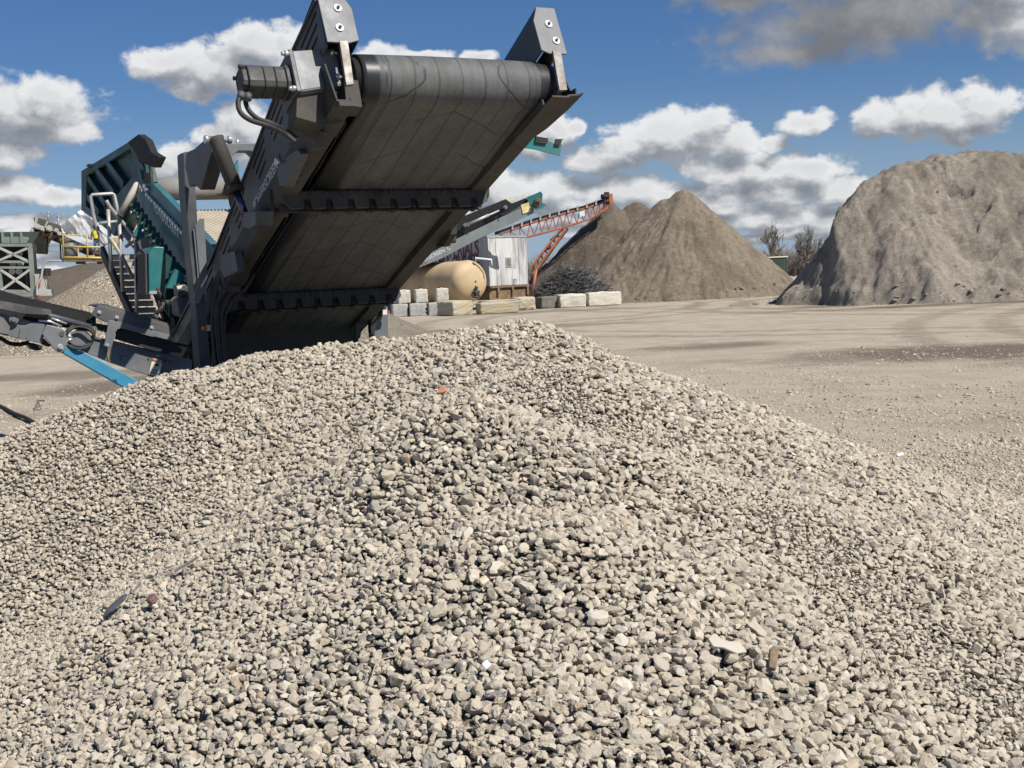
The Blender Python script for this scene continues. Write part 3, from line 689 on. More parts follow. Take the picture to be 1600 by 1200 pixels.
# right leg with drilled face and a marker lamp
leg = MB().prism(vp(-2.8, ((583, 470), (606, 468), (609, 640), (589, 640))), M.V*-.12).build('support_leg', M_GREY, mach, None, .005)
MB().prism(vp(-2.75, ((578, 478), (592, 466), (603, 462), (603, 488), (590, 500), (585, 524), (580, 520))), M.V*-.06).build('leg_sleeve', M_BLACKST, mach)
for y in (527, 532, 537, 543): MB().cyl(P_(-2.797, 592, y), P_(-2.803, 592, y)+M.V*.004, .006, 8).build('pin_hole', M_BLACKINK, leg)
lam = MB().prism(vp(-2.7, ((598, 483), (605, 483), (605, 492), (598, 492))), M.V*-.03).build('marker_lamp', M_LETTERW, mach, None, .003)
MB().prism(vp(-2.7, ((605.3, 485), (609, 485), (609, 490), (605.3, 490))), M.V*-.03).build('amber_lens', M_LAMPO, lam)
lam = MB().prism(vp(-2.05, ((324, 508), (333, 508), (333, 517), (324, 517))), M.V*-.03).build('marker_lamp', M_CREAMSTICK, mach, None, .003)
MB().prism(vp(-2.05, ((317, 510), (323.6, 510), (323.6, 516), (317, 516))), M.V*-.03).build('amber_lens', M_LAMPO, lam)
mb = MB()
for q in ((592, 463), (597, 466), (601, 462), (604, 468), (588, 468)): mb.cyl(P_(-2.7, *q), P_(-2.7, *q)+M.V*.05, .018, 8)
mb.build('valve_cluster', M_STEEL, mach)
for pts in (((601, 470), (612, 458), (615, 440), (610, 418), (617, 408), (622, 420), (621, 440), (612, 446), (602, 440)), ((598, 470), (608, 452), (610, 430))):
    MB().tube(smooth_path([P_(-2.6, *q) for q in pts]), .008, 6).build('loose_hose', M_HOSE, mach)
MB().prism(vp(-2.78, ((556, 505), (572, 500), (582, 496), (583, 500), (566, 508), (563, 528), (556, 530))), M.V*-.03).build('torn_bracket', M_DIRTY, mach)
# dark rear wall below the tail end, teal chassis under it
MB().prism(vp(-2.95, ((338, 500), (560, 470), (572, 500), (552, 552), (548, 570), (330, 600))), M.V*-.05).build('tail_plate', M_DIRTY, mach)
zc = -O.z
MB().box(M, (-.28, .50), (-5.6, -3.05), (zc+.45, zc+.82)).build('chassis', M_TEALD, mach, None, .01)
MB().box(M, (-.80, .66), (-3.02, -2.6), (zc+.62, zc+.90)).build('bumper', M_TEALB, mach, None, .01)
for u, vo in ((-.25, 2.0), (.22, 2.0)):
    prof = [(-8.6+vo, .25), (-8.4+vo, .02), (-5.4+vo, .02), (-5.1+vo, .25), (-5.3+vo, .55), (-8.4+vo, .55)]; tr_ = MB().prism([M.p(u, v, zc+z) for v, z in prof], M.U*.32).build('crawler_track', M_BLACKST, mach, None, .03)
MB().box(M, (-.2, .45), (-5.8, -4.4), (zc+.83, zc+1.3)).build('engine_house', M_TEALD, mach, None, .015)

# ---- screen box: bolted teal side, top rail, mesh deck and the feed drum above it
PU = lambda k, pts: M.poly('u', k, pts)
k = -.58
sb = MB().prism(PU(k, ((213, 296), (224, 290), (334, 405), (338, 470), (316, 474), (306, 448), (217, 345))), M.U*.05).build('screen_box_side', M_TEALB, mach, None, .006)
MB().prism(PU(k-.02, ((232, 286), (239, 287), (352, 405), (352, 424), (224, 300))), M.U*.06).build('screen_box_rail', M_TEALB, mach, None, .006)
a0, a1 = (233, 304), (300, 376); 
for i in range(17):
    t = i/16; q = (a0[0]+(a1[0]-a0[0])*t, a0[1]+(a1[1]-a0[1])*t); p = M.on('u', k-.02, *q); MB().cyl(p, p-M.U*.03, .019, 6).build('bolt', M_BOLT, sb)
for i in range(7):
    p = M.on('u', k-.03, 216+i*2.6, 298-(i % 2)*5-i*.4); MB().cyl(p, p-M.U*.03, .02, 6).build('bolt', M_BOLT, sb)
for i in range(15):                                                          # sprung side clamps in a slanting row
    t = i/14; q = (218+(305-218)*t, 320+(452-320)*t); p = M.on('u', k-.05, *q)
    mb = MB(); mb.beam(p, p - M.U*.07 - M.W*.01, .035, .05); mb.cyl(p-M.U*.07, p-M.U*.10-M.W*.012, .018, 8); mb.beam(p - M.U*.045 + M.W*.04, p - M.U*.055 - M.W*.06, .028, .022)
    mb.build('side_clamp', M_TEALD, sb, None)
    MB().cyl(p-M.U*.10-M.W*.012, p-M.U*.115-M.W*.012, .013, 6).build('clamp_nut', M_BOLT if i in (1, 4, 10, 12) else M_TEALD, sb)
MB().prism(PU(k+.055, ((216, 300), (240, 300), (330, 400), (338, 520), (300, 520), (258, 470), (228, 420), (214, 350))), M.U*.03).build('inner_liner', M_BLACKST, mach)
lettering('POWERSCREEN', M.on('u', k-.012, 241, 329), M.on('u', k-.012, 279, 371), M.W, height=.085, mat=M_LETTERG, parent=sb)
# feed drum and the dusty mesh deck under it
dr = MB(); c0, c1 = M.on('v', -7.2, 226, 296), M.on('v', -7.2, 357, 294); dr.cyl(c0, c1, .122, 28)
M_DRUM = paint('pale_dusty_drum_steel', (.25, .245, .225), .5, (.33, .31, .27), .75, 4, .0, 0, .2)
drum2 = dr.build('feed_drum', M_DRUM, mach)
MB().box(M, (-.1, .74), (-7.30, -7.12), (-.205, -.155)).build('drum_scraper', M_DIRTY, mach)
mb = MB(); c = M.on('v', -6.95, 363, 300)
ring = [c + M.V*(.17*cos(t)) + M.W*(.21*sin(t)) for t in np.linspace(0, 2*pi, 21)[:-1]]
mb.prism(ring, M.U*.06).cyl(c-M.U*.05, c+M.U*.02, .05, 12).build('drum_bearing_plate', M_DIRTY, mach)
MB().prism(vp(-6.9, ((365, 262), (372, 250), (374, 282), (366, 296))), M.V*-.05).build('teal_bracket', M_TEAL, mach)
def mesh_material():
    m, nt, b = nodes_of('dusty_screen_mesh'); v = coords(nt, 'Object'); sp = nt.nodes.new('ShaderNodeSeparateXYZ'); nt.links.new(v, sp.inputs[0])
    q = math_(nt, 'ADD', math_(nt, 'MULTIPLY', sp.outputs[0], .55), sp.outputs[2])
    s1 = mrange(nt, math_(nt, 'PINGPONG', q, .014), .003, .009); n = noise(nt, v, 6, 5)
    c = mixc(nt, s1, (.20, .165, .12), mixc(nt, mrange(nt, n, .3, .7), (.50, .42, .31), (.62, .53, .41)))
    setc(nt, b, c); b.inputs['Roughness'].default_value = .9; bump(nt, b, s1, .8, .01); return m
top_l, top_r = M.p(-.5, -7.0, -.16), M.p(.95, -7.0, -.16); bl, br = M.p(-.5, -4.6, -1.02), M.p(.95, -4.6, -1.02)
deck = MB().prism([top_l, top_r, br, bl], M.W*-.02).build('mesh_deck', mesh_material(), mach, M)
mb = MB(); n = 38
for i in range(n): 
    a = i/n; mb.cyl(top_l + (top_r-top_l)*a + M.W*.008, top_l + (top_r-top_l)*a + M.W*.008 + (M.V*.02 - M.W*.03), .010, 5)
mb.build('hook_strip', M_DIRTY, deck)
# tilted hopper with ribs, black rubber curtain and small teal chute
k = -.52
hp = PU(k, ((128, 266), (129, 264), (196, 222), (208, 240), (218, 284), (190, 342), (178, 372), (160, 353), (128, 327)))
hop = MB().prism([q + M.U*.07 for q in hp], M.U*.10).build('hopper_side', M_TEALD, mach, None)
rim = [(128, 266), (204, 222), (225, 268), (222, 286), (186, 322), (160, 376), (150, 381), (128, 352)]
inn = [(136, 272), (206, 231), (219, 262), (213, 270), (180, 306), (157, 352), (148, 360), (135, 342)]
MB().plate(PU(k, ((127, 267), (205, 219), (228, 270), (224, 287), (190, 324), (178, 369), (161, 354), (127, 328))), [PU(k, ((135, 274), (203, 232), (217, 262), (199, 286), (180, 307), (169, 344), (159, 342), (134, 321)))], M.U*.07).build('hopper_rim', M_TEALD, hop, None, .004)
for (p0, p1) in (((172, 252), (199, 288)), ((155, 263), (184, 302)), ((139, 272), (170, 318)), ((136, 298), (160, 332))):
    a, c = M.on('u', k+.05, *p0), M.on('u', k+.05, *p1); MB().beam(a, c, .07, .085, M.U).build('rib', M_TEALD, hop)
MB().prism(PU(k-.03, ((200, 222), (216, 210), (228, 219), (236, 238), (249, 246), (241, 262), (226, 256), (218, 254), (212, 240))), M.U*.06).build('rubber_curtain', M_RUBBER, hop)
MB().prism(PU(k-.02, ((134, 259), (138, 256), (141, 259), (139, 262))), M.U*.05).build('hopper_hook', M_BLACKST, hop)
MB().prism(vp(-5.2, ((217, 262), (222, 266), (226, 274), (231, 278), (232, 286), (221, 281))), M.V*-.03).build('chute_plate', M_TEAL, mach)
MB().prism(vp(-5.0, ((234, 256), (238, 256), (240, 285), (236, 286))), M.V*-.05).build('chute_post', M_DIRTY, mach)
p0, p1 = P_(-4.95, 216, 286), P_(-4.95, 188, 336); MB().tube([p0, p0+(p1-p0)*.05, p1], [.022, .031, .031], 12).build('dusty_cylinder', paint('dust_crusted_cylinder', (.50, .45, .38), .7, (.62, .57, .48), .8, 9), mach)
# teal guards
kv = -3.62
gbx = MB().prism(vp(kv, ((232, 396), (241, 385), (257, 386), (255, 400), (250, 460), (233, 460))), M.V*-.34).build('teal_guard', M_TEAL, mach, None, .008)
MB().prism([P_(kv, 241, 385) - M.V*.36 - M.U*.02, P_(kv, 232, 396) - M.V*.36 - M.U*.02, P_(kv, 233, 460) - M.V*.36 - M.U*.02, P_(kv, 233, 460) - M.V*.02 - M.U*.02, P_(kv, 232, 396) - M.V*.02 - M.U*.02], M.U*.012).build('guard_side', M_DIRTY, gbx)
MB().prism(vp(kv+.01, ((233.5, 455), (250, 454), (250, 459), (233.5, 459.5))), M.V*-.01).build('guard_lip', M_GALV, gbx)
MB().prism(vp(-4.7, ((208, 367), (222, 345), (226, 352), (225, 371), (217, 375))), M.V*-.05).build('teal_fin', M_TEAL, mach)
MB().prism(vp(-3.5, ((260, 450), (274, 420), (288, 428), (287, 452))), M.V*-.05).build('teal_fin', M_TEAL, mach)
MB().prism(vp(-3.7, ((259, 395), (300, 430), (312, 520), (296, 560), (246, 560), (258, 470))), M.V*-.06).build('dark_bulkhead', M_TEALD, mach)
rr = random.Random(5)
for i in range(26):                                                          # valves, pipes and brackets in front of the bulkhead
    q = (rr.uniform(252, 296), rr.uniform(455, 520)); p = P_(-3.5-rr.random()*.1, *q); s_ = rr.uniform(.012, .05)
    mb = MB()
    if i % 2: mb.cyl(p, p + Vector((rr.uniform(-1, 1), rr.uniform(-.3, .3), rr.uniform(-1, 1))).normalized()*rr.uniform(.08, .25), s_*.45, 8)
    else: mb.box(Frame(p, 29, rr.uniform(-20, 20)), (-s_, s_), (-s_, s_), (-s_*1.2, s_))
    mb.build('valve' if i % 2 == 0 else 'pipe', rr.choice([M_BLACKST, M_DIRTY, M_GREYD, M_TEALD]), mach)
MB().prism(vp(-3.25, ((277, 470), (284, 463), (305, 463), (307, 494), (286, 495), (280, 490))), M.V*-.25).build('battery_box', paint('weathered_box', (.17, .165, .15), .6, (.26, .24, .2), .8, 5, .1, 0, .2, True), mach, None, .006)
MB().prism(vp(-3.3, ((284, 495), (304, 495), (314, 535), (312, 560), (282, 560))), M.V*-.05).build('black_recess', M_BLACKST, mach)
MB().prism(vp(-3.2, ((276, 445), (290, 444), (297, 452), (296, 462), (278, 463))), M.V*-.12).build('filter_housing', M_GREYD, mach, None, .01)
MB().prism(vp(-3.19, ((276, 447), (286, 446), (279, 456))), M.V*-.01).build('pale_decal', M_CREAMSTICK, mach)
for y in (432, 438): MB().beam(P_(-3.1, 289, y), P_(-3.1, 302, y-.5), .02, .02).build('pipe', M_STEEL, mach)

# ---- access stairs with tube handrails
st = MB().beam(P_(-5.9, 160, 392), P_(-4.75, 206, 494), .035, .10).beam(P_(-4.75, 206, 494), P_(-4.62, 216, 520), .035, .10).build('stair_stringer', M_DIRTY, mach)
MB().beam(P_(-5.9, 214, 376), P_(-4.62, 262, 506), .035, .10).build('stair_stringer', M_DIRTY, mach)
nT = 12
for i in range(nT):
    t = i/(nT-1); kv = -4.62 - 1.3*t; y = 512 - 114*t; x0, x1 = 211-42*t, 256-46*t
    a, c = P_(kv, x0, y), P_(kv, x1, y-1); dp = -M.V*.085
    tr_ = MB().prism([a, c, c+dp, a+dp], M.W*-.012).prism([a, c, c - M.W*.05, a - M.W*.05], M.V*-.012).build('tread', M_TREAD, mach)
    mb = MB()
    for j in range(7):
        s0, s1 = .08+.125*j, .17+.125*j; mb.prism([a+(c-a)*s0 + dp*.25 + M.W*.002, a+(c-a)*s1 + dp*.25 + M.W*.002, a+(c-a)*s1 + dp*.5 + M.W*.002, a+(c-a)*s0 + dp*.5 + M.W*.002], M.W*.001)
    mb.build('tread_slots', M_BLACKST, tr_)
rails = [(-4.72, ((212, 371), (213, 430), (213.5, 494))), (-5.3, ((190, 378), (184, 329), (178, 304), (175, 302.5), (144, 304.5), (141.5, 307), (147, 341), (157, 374), (160, 379), (165, 383))), (-5.12, ((169, 327), (171, 370), (174, 424))),
          (-5.0, ((166, 313), (168, 317), (172, 324), (208, 367), (211, 372), (211.5, 378))), (-5.0, ((171, 370), (190, 400), (209, 436))), (-5.0, ((186, 341), (189, 400), (192, 456))), (-5.25, ((155, 349), (170, 347.5), (184, 346)))]
for kv, pts in rails: MB().tube([P_(kv, *q) for q in pts], .0165, 8).build('handrail', M_GALV, mach)
MB().tube([P_(-5.0, *q) for q in ((196, 386), (204, 380), (216, 374))], .015, 8).build('handrail', M_GALV, mach)

# ---- side conveyor that runs out to the left, with its blue strut
sc = -2.5
def sv(pts, k=sc): return vp(k, pts)
skirt = MB().prism(sv(((-60, 438), (0, 453), (80, 476), (150, 496), (150, 520), (60, 505), (-60, 480)), sc-.05), M.V*-.03).build('side_conveyor_skirt', M_RUBBER, mach)
MB().prism(sv(((-60, 449), (0, 455), (150, 490), (150, 500), (-60, 464)), sc-.5), M.V*-.03).build('side_conveyor_skirt', M_RUBBER, mach)
bt = [sv(((-60, 470), (150, 512), (300, 540)), sc-.08), sv(((-60, 470), (150, 512), (300, 540)), sc-.5)]
MB().prism([bt[0][0], bt[0][2], bt[1][2], bt[1][0]], M.W*-.02).build('side_conveyor_belt', M_RUBBER, mach)
MB().prism(sv(((-60, 460), (-10, 468), (80, 484), (80, 490), (77, 492), (40, 490), (-10, 480), (-60, 472)), sc+.06), M.V*-.03).build('rubber_flap', paint('worn_rubber_flap', (.06, .06, .06), .6, (.2, .19, .18), .6, 5), mach)
MB().prism(sv(((-60, 479), (0, 489), (52, 503), (61, 503), (72, 507), (66, 537), (60, 536), (0, 522), (-60, 508))), M.V*-.05).build('side_conveyor_frame', M_GREY, mach, None, .004)
MB().prism(sv(((-60, 484), (0, 489), (16, 511), (14, 523), (-60, 510)), sc+.02), M.V*-.018).build('pivot_plate', M_GREY, mach, None, .003)
MB().prism(sv(((31, 515), (32, 511.5), (53, 503), (70, 506), (66, 537), (29, 529)), sc+.012), M.V*-.01).build('side_plate', M_GREY, mach, None, .003)
pv = MB().cyl(P_(sc+.03, 22, 499)-M.V*.03, P_(sc+.03, 22, 499), .032, 20).build('pivot_boss', M_GREY, mach, None, .004)
MB().cyl(P_(sc+.03, 22, 499), P_(sc+.045, 22, 499), .016, 14).build('pivot_pin', M_STEEL, pv)
cl_ = MB().prism(sv(((66, 522), (73, 507), (100, 515), (104, 520), (104, 542), (101, 549), (94, 551), (87, 548)), sc+.05), M.V*-.03).build('clevis_plate', M_GREY, mach, None, .004)
dome(mb := MB(), P_(sc+.052, 94, 542), M.V, .021); mb.build('clevis_bolt', M_BOLT, cl_)
MB().cyl(P_(sc+.05, 96.5, 521.5), P_(sc+.056, 96.5, 521.5), .017, 14).build('plug', M_GREYD, cl_)
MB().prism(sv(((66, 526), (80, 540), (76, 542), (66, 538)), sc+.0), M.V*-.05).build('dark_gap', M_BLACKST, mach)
MB().prism(sv(((98, 540), (104, 536), (218, 596), (206, 614), (198, 608), (97, 551)), sc+.02), M.V*-.09).build('strut', M_BLUE, mach, None, .006, label='sky blue painted strut under the side conveyor')
MB().prism(sv(((104, 538), (145, 527), (168, 530), (300, 562), (300, 600), (240, 590), (170, 566)), sc-.06), M.V*-.03).build('side_conveyor_frame', M_GREY, mach, None, .004)
MB().prism(sv(((141, 527), (144, 524), (178, 533), (279, 562), (279, 566), (178, 536)), sc-.045), M.V*-.05).build('frame_flange', M_GREY, mach)
# hood over the tail with its cut-out, three bolts and a hanging leg
hood = MB().prism(sv(((142, 492), (150, 480), (154, 477), (168, 480), (262, 508), (272, 514), (270, 526), (200, 507), (170, 501), (166, 504)), sc+.03), M.V*-.02).build('tail_hood', M_GREYD, mach, None, .004)
MB().prism(sv(((170, 500), (200, 506), (270, 525), (270, 533), (190, 513), (184, 513), (181, 518), (175, 542), (168, 544), (162, 540), (164, 534)), sc+.035), M.V*-.02).build('hood_bracket', M_GREY, mach, None, .003)
MB().prism(sv(((153, 477), (168, 480), (262, 508), (285, 512), (200, 486), (163, 474)), sc+.02), M.V*-.4).build('hood_top', M_GREYD, mach)
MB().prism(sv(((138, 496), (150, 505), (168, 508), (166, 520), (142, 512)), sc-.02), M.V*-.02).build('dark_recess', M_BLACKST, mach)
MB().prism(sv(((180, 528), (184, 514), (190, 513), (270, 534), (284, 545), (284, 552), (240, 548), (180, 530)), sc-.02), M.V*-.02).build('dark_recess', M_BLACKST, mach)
for q in ((155, 488), (182.5, 496), (237, 512)): dome(mb := MB(), P_(sc+.032, *q), M.V, .014); mb.build('hood_bolt', M_BOLT, hood)
dome(mb := MB(), P_(sc+.037, 167, 539), M.V, .012); mb.build('hood_bolt', M_BOLT, hood)
dome(mb := MB(), P_(sc+.0, 147, 514), M.V, .020); mb.build('pin', M_STEEL, mach)
MB().tube([P_(sc-.01, 40, 489), P_(sc-.01, 80, 494), P_(sc-.01, 142, 511)], .02, 10).build('extension_ram', M_GREYD, mach)
MB().tube([P_(sc+.01, 80, 497), P_(sc+.01, 104, 506)], .008, 6).tube([P_(sc+.0, 60, 501), P_(sc, 78, 502), P_(sc, 96, 510)], .010, 6).build('steel_pipe', M_BOLT, mach)
cc = P_(sc+.03, 124, 528); loop = [cc + M.U*(.095*cos(t)) + M.W*(.075*sin(t)) + M.V*(.012*sin(3*t)) for t in np.linspace(-2.6, 3.3, 34)]
MB().tube(loop, .010, 8).tube([q + M.W*.015 - M.V*.03 + M.U*.01 for q in loop], .010, 8).build('hose_loop', M_HOSE, mach)
MB().cyl(P_(sc-.05, 125, 532), P_(sc-.02, 125, 532), .075, 20).build('inspection_cover', M_GREY, mach)
MB().tube([P_(sc+.02, 105, 523), P_(sc+.02, 112, 528)], .012, 8).tube([P_(sc+.02, 105, 532), P_(sc+.02, 113, 530)], .012, 8).build('hose_coupling', M_BOLT, mach)
MB().tube(smooth_path([P_(sc-.1, *q) for q in ((-30, 515), (0, 528), (14, 536), (30, 538), (45, 535))]), .015, 8).build('slack_hose', M_RUBBER, mach)
MB().prism(sv(((42, 536), (52, 536), (66, 540), (66, 546), (58, 548), (50, 546)), sc-.1), M.V*-.12).build('return_roller', M_BLACKST, mach)
for q in ((190, 556), (188, 562), (232, 561), (258, 564), (266, 566), (38, 528)): MB().cyl(P_(sc-.058, *q) + M.V*(.062 if q[0] < 100 else 0), P_(sc-.054, *q) + M.V*(.066 if q[0] < 100 else 0), .0065, 8).build('bolt_hole', M_BLACKINK, mach)
# warning sticker
stk = MB().prism(sv(((238, 559), (254, 563), (249, 588), (232, 586)), sc-.052), M.V*.003).build('warning_sticker', M_CREAMSTICK, mach, None, 0, 'cream warning sticker with a red top band')
MB().prism(sv(((238, 559), (254, 563), (253, 567), (237, 563)), sc-.047), M.V*.002).build('sticker_band', M_REDSTICK, stk)
MB().prism(sv(((243, 568), (249, 568), (247, 570.5), (249, 572), (244, 572), (241, 570)), sc-.047), M.V*.002).prism(sv(((237.5, 577), (248, 579), (247.8, 580), (237.3, 578)), sc-.047), M.V*.002).prism(sv(((236.5, 581), (247, 583), (246.8, 584), (236.3, 582)), sc-.047), M.V*.002).build('sticker_print', M_BLACKINK, stk)
lettering('DANGER', P_(sc-.044, 239.5, 562.6), P_(sc-.044, 251.8, 565.8), M.W, height=.014, mat=M_LETTERW, parent=stk, extrude=.0006, lift=.001)
MB().prism(sv(((165, 546), (172, 547), (170, 566), (168, 560)), sc-.054), M.V*.002).build('rust_run', paint('rust_stain', (.27, .17, .07), .4, (.2, .15, .1), .8, 20), mach)

# ------------------------------------------------------------------ concrete blocks, each its own thing
def block(pos, az, L, D, Hh, mat, label, loops=True, chip=.03, taper=0.0, seed=0):
    """A cast concrete block: worn corners, a groove on the top and a lifting loop."""
    fr = Frame(Vector(pos), az); rr = random.Random(seed); bm = bmesh.new(); bmesh.ops.create_cube(bm, size=1)
    bmesh.ops.subdivide_edges(bm, edges=bm.edges[:], cuts=5, use_grid_fill=True)
    for q in bm.verts:
        x, y, z = q.co; q.co = (x*L*(1 - taper*(.5-z)), y*D*(1-taper*(.5-z)), (z+.5)*Hh)
        e = sum(abs(abs(c)-.5) < 1e-4 for c in (x, y, z))
        if e >= 2: q.co *= 1-rr.random()*chip*1.6; q.co.z = max(q.co.z, 0)
        q.co += Vector((rr.uniform(-1, 1), rr.uniform(-1, 1), rr.uniform(-.6, .6)))*chip*.25
        if abs(x) < .12 and z > .49: q.co.z += .05*Hh
    me = bpy.data.meshes.new('concrete_block'); bm.to_mesh(me); bm.free(); me.materials.append(mat)
    o = bpy.data.objects.new('concrete_block', me); COL.objects.link(o)
    set_parent(o, None, Matrix.Translation(fr.o) @ Matrix((fr.U, fr.V, Vector((0, 0, 1)))).transposed().to_4x4())
    b = o.modifiers.new('bevel', 'BEVEL'); b.width = .035; b.segments = 2; b.limit_method = 'ANGLE'; b.angle_limit = radians(50)
    tag(o, label, 'concrete block', 'concrete blocks by the tank and scrap heap')
    if loops:
        c = Vector((0, 0, Hh*1.02)); mb = MB(); w = lambda x, z: MW[o.name] @ Vector((x, 0, Hh+z))
        mb.tube(smooth_path([w(-.09, -.02), w(-.08, .08), w(0, .12), w(.08, .08), w(.09, -.02)], 4), .014, 6)
        l = mb._finish('lifting_loop', [M_BLACKST], o, MW[o.name], 0, None)
    return o
def base(x, y, Y=None):
    v = ray(x, y); t = -CAM.z/v.z if Y is None else Y/v.y; return CAM + v*t
def bl(x, ybase, Y, wpx, hpx, az, mat, label, dz=0, ratio=1.0, **kw):
    p = at(x, ybase, Y); s_ = Y/F; L = wpx*s_/max(.35, cos(radians(az))); return block((p.x, p.y + .3, max(0, p.z) if not dz else dz), az, L, kw.pop('D', .75), hpx*s_, mat, label, **kw)
BY = 58.0
zt = .56
for i, (x, lab) in enumerate(((624.5, 'grey concrete block at the far end of the lower row, beside the machine leg'), (651.5, 'grey concrete block in the middle of the lower row by the tan tank'), (681, 'grey concrete block of the lower row, half hidden behind the dark faced block'))):
    p = at(x, 492, BY); block((p.x, p.y, 0), 12, .72, .7, .58, M_CONC_G, lab, False, seed=i+1)
for i, (x, lab) in enumerate(((631, 'pale concrete block on top of the row, nearest the machine leg'), (658, 'pale concrete block on top of the row, between two others'), (690.5, 'pale concrete block with a lifting eye on top, closest to the tank end'))):
    p = at(x, 474, BY); block((p.x, p.y+.05, .60), 12, .56, .6, .60, M_CONC_W, lab, True, taper=-.12 if False else .0, seed=i+5)
p = at(711, 496, 56); block((p.x, p.y+.5, 0), 40, 1.15, 1.2, .64, M_CONC_Y, 'yellow stained concrete block with one face in black shade, in front of the tank', False, .05, seed=9)
p = at(777, 493, 56); block((p.x, p.y+.5, 0), 16, 1.75, .9, .50, M_CONC_T, 'long tan concrete block with a recessed front panel, below the tank end', False, .04, seed=10)
p = at(781, 479, 57.2); block((p.x, p.y+.3, .40), 16, 1.9, .55, .17, M_CONC_Y, 'flat yellow stained slab lying across the long tan block', False, .06, seed=11)
p = at(819, 483, 60); block((p.x, p.y+.3, 0), 16, .95, .8, .60, M_CONC_Y, 'broken yellow concrete block at the end of the row, under the white trailer', False, .10, seed=12)
p = at(857, 484, 61); block((p.x, p.y+.3, 0), 22, 1.0, .8, .55, concrete('dark_concrete', (.17, .165, .15)), 'dark grey concrete block under the edge of the scrap wire heap', False, .04, seed=13)
p = at(893, 480.5, 61); block((p.x, p.y+.3, 0), 14, 1.32, .75, .62, M_CONC_W, 'whitish concrete block with rough pitted face in front of the scrap wire heap', False, .05, seed=14)
p = at(943, 477, 61.5); block((p.x, p.y+.3, 0), 14, 1.68, .75, .64, concrete('cream_concrete', (.66, .61, .50), (.4, .34, .24), .2), 'longest cream concrete block, right beside the foot of the sand pile', False, .03, seed=15)

# ------------------------------------------------------------------ tan storage tank
TF = Frame(at(741, 439, 60.5), 38)
M_TANK = paint('tan_tank_paint', (.57, .42, .24), .18, (.40, .33, .24), .55, 1.2, .05)
tk = thing('storage_tank', 'tan horizontal gas tank with a domed end lying behind the concrete blocks', 'tank', (TF.o.x, TF.o.y, 0))
rt = .98; prof = [(-8.5, .05), (-8.4, .5), (-8.1, .85), (-7.8, rt)] + [(-.45, rt)] + [(.0+.55*sin(t)-.45+.0, rt*cos(t)) for t in np.linspace(.12, pi/2-.02, 12)]
mb = MB(); mb.lathe(TF.o, TF.V, prof, 40); tank = mb.build('tank_shell', M_TANK, tk)
MB().lathe(TF.p(0, -.46, 0), TF.V, [(-.015, rt+.004), (-.01, rt+.012), (.01, rt+.012), (.015, rt+.004)], 40).build('weld_seam', M_TANK, tk)
MB().box(TF, (-.13, .05), (.02, .04), (.22, .34)).build('data_plate', M_GALV, tk)
mb = MB(); mb.cyl(TF.p(.0, .05, -.02), TF.p(.0, .14, -.02), .035, 10); mb.build('gauge', M_BLACKST, tk)
mb = MB(); mb.tube([TF.p(.0, .0, -.24), TF.p(.0, .14, -.27), TF.p(.03, .15, -.40)], .035, 8); mb.tube([TF.p(.10, .1, -.30), TF.p(.03, .14, -.38), TF.p(-.10, .1, -.36)], .03, 6); mb.tube(smooth_path([TF.p(.25*cos(t), .10, -.62+.17*sin(t)) for t in np.linspace(.5, 2*pi-.5, 14)], 3), .028, 6); mb.box(TF, (-.10, .12), (.06, .2), (-.72, -.52)); mb.tube([TF.p(-.16, .08, -.52), TF.p(.02, .16, -.58), TF.p(.17, .12, -.50)], .03, 6); mb.build('valve_cluster', M_BLACKST, tk)
MB().box(TF, (-.6, .6), (-7.2, -6.8), (-TF.o.z, -.7)).build('saddle', M_CONC_G, tk)
MB().box(TF, (-.6, .6), (-1.6, -1.2), (-TF.o.z, -.7)).build('saddle', M_CONC_G, tk)
w_ = TF.p(0, 0, 0)
MB().tube([at(743, 410, 60.6), at(743, 403, 60.6), at(768, 406, 60.6), at(768, 416, 60.6)], .05, 8).build('white_guard_rail', M_LETTERW, tk)

# ------------------------------------------------------------------ white box trailer with faded lettering
p = at(766, 470, 64.5); RF = Frame((p.x, p.y, 0), 40)
def trailer_paint(name, col, streak):
    m, nt, b = nodes_of(name); v = coords(nt, 'Object', (1.0, 1.0, .20)); n = noise(nt, v, 2.0, 8, .66, .5); nf = noise(nt, coords(nt), 9, 7, .7)
    c = mixc(nt, math_(nt, 'MULTIPLY', mrange(nt, n, .42, .74), streak), col, (.16, .15, .15))
    c = mixc(nt, math_(nt, 'MULTIPLY', mrange(nt, nf, .52, .7), .25), c, (.35, .33, .3)); setc(nt, b, c); b.inputs['Roughness'].default_value = .6; return m
M_TRW = trailer_paint('weathered_white_trailer_paint', (.60, .60, .58), .95)
trl = thing('box_trailer', 'weathered white box trailer with faded red and black lettering, raised on a rusty frame', 'trailer', RF.o)
zb, zt_ = 1.13, 3.62; WT = 2.55
tb = MB().box(RF, (0, WT), (-12, 0), (zb, zt_)).build('trailer_body', M_TRW, trl, RF, .03)
MB().box(RF, (-.03, WT+.03), (-12.02, .03), (zt_-.06, zt_+.03)).build('roof_rail', M_GALV, tb, RF)
for u in (.02, .52, 2.02, WT-.02): MB().box(RF, (u-.02, u+.02), (.0, .03), (zb, zt_-.08)).build('corner_post', M_TRW, tb, RF)
fr_ = MB().box(RF, (1.12, 1.48), (.004, .03), (2.05, 2.55)).build('vent_window', M_GALV, tb)
MB().box(RF, (1.16, 1.44), (.03, .034), (2.1, 2.5)).build('vent_pane', paint('grey_vent', (.2, .2, .19), .4), fr_)
mb = MB().box(RF, (1.55, 1.95), (.004, .012), (1.45, 1.95)); mb.build('access_panel', M_TRW, tb)
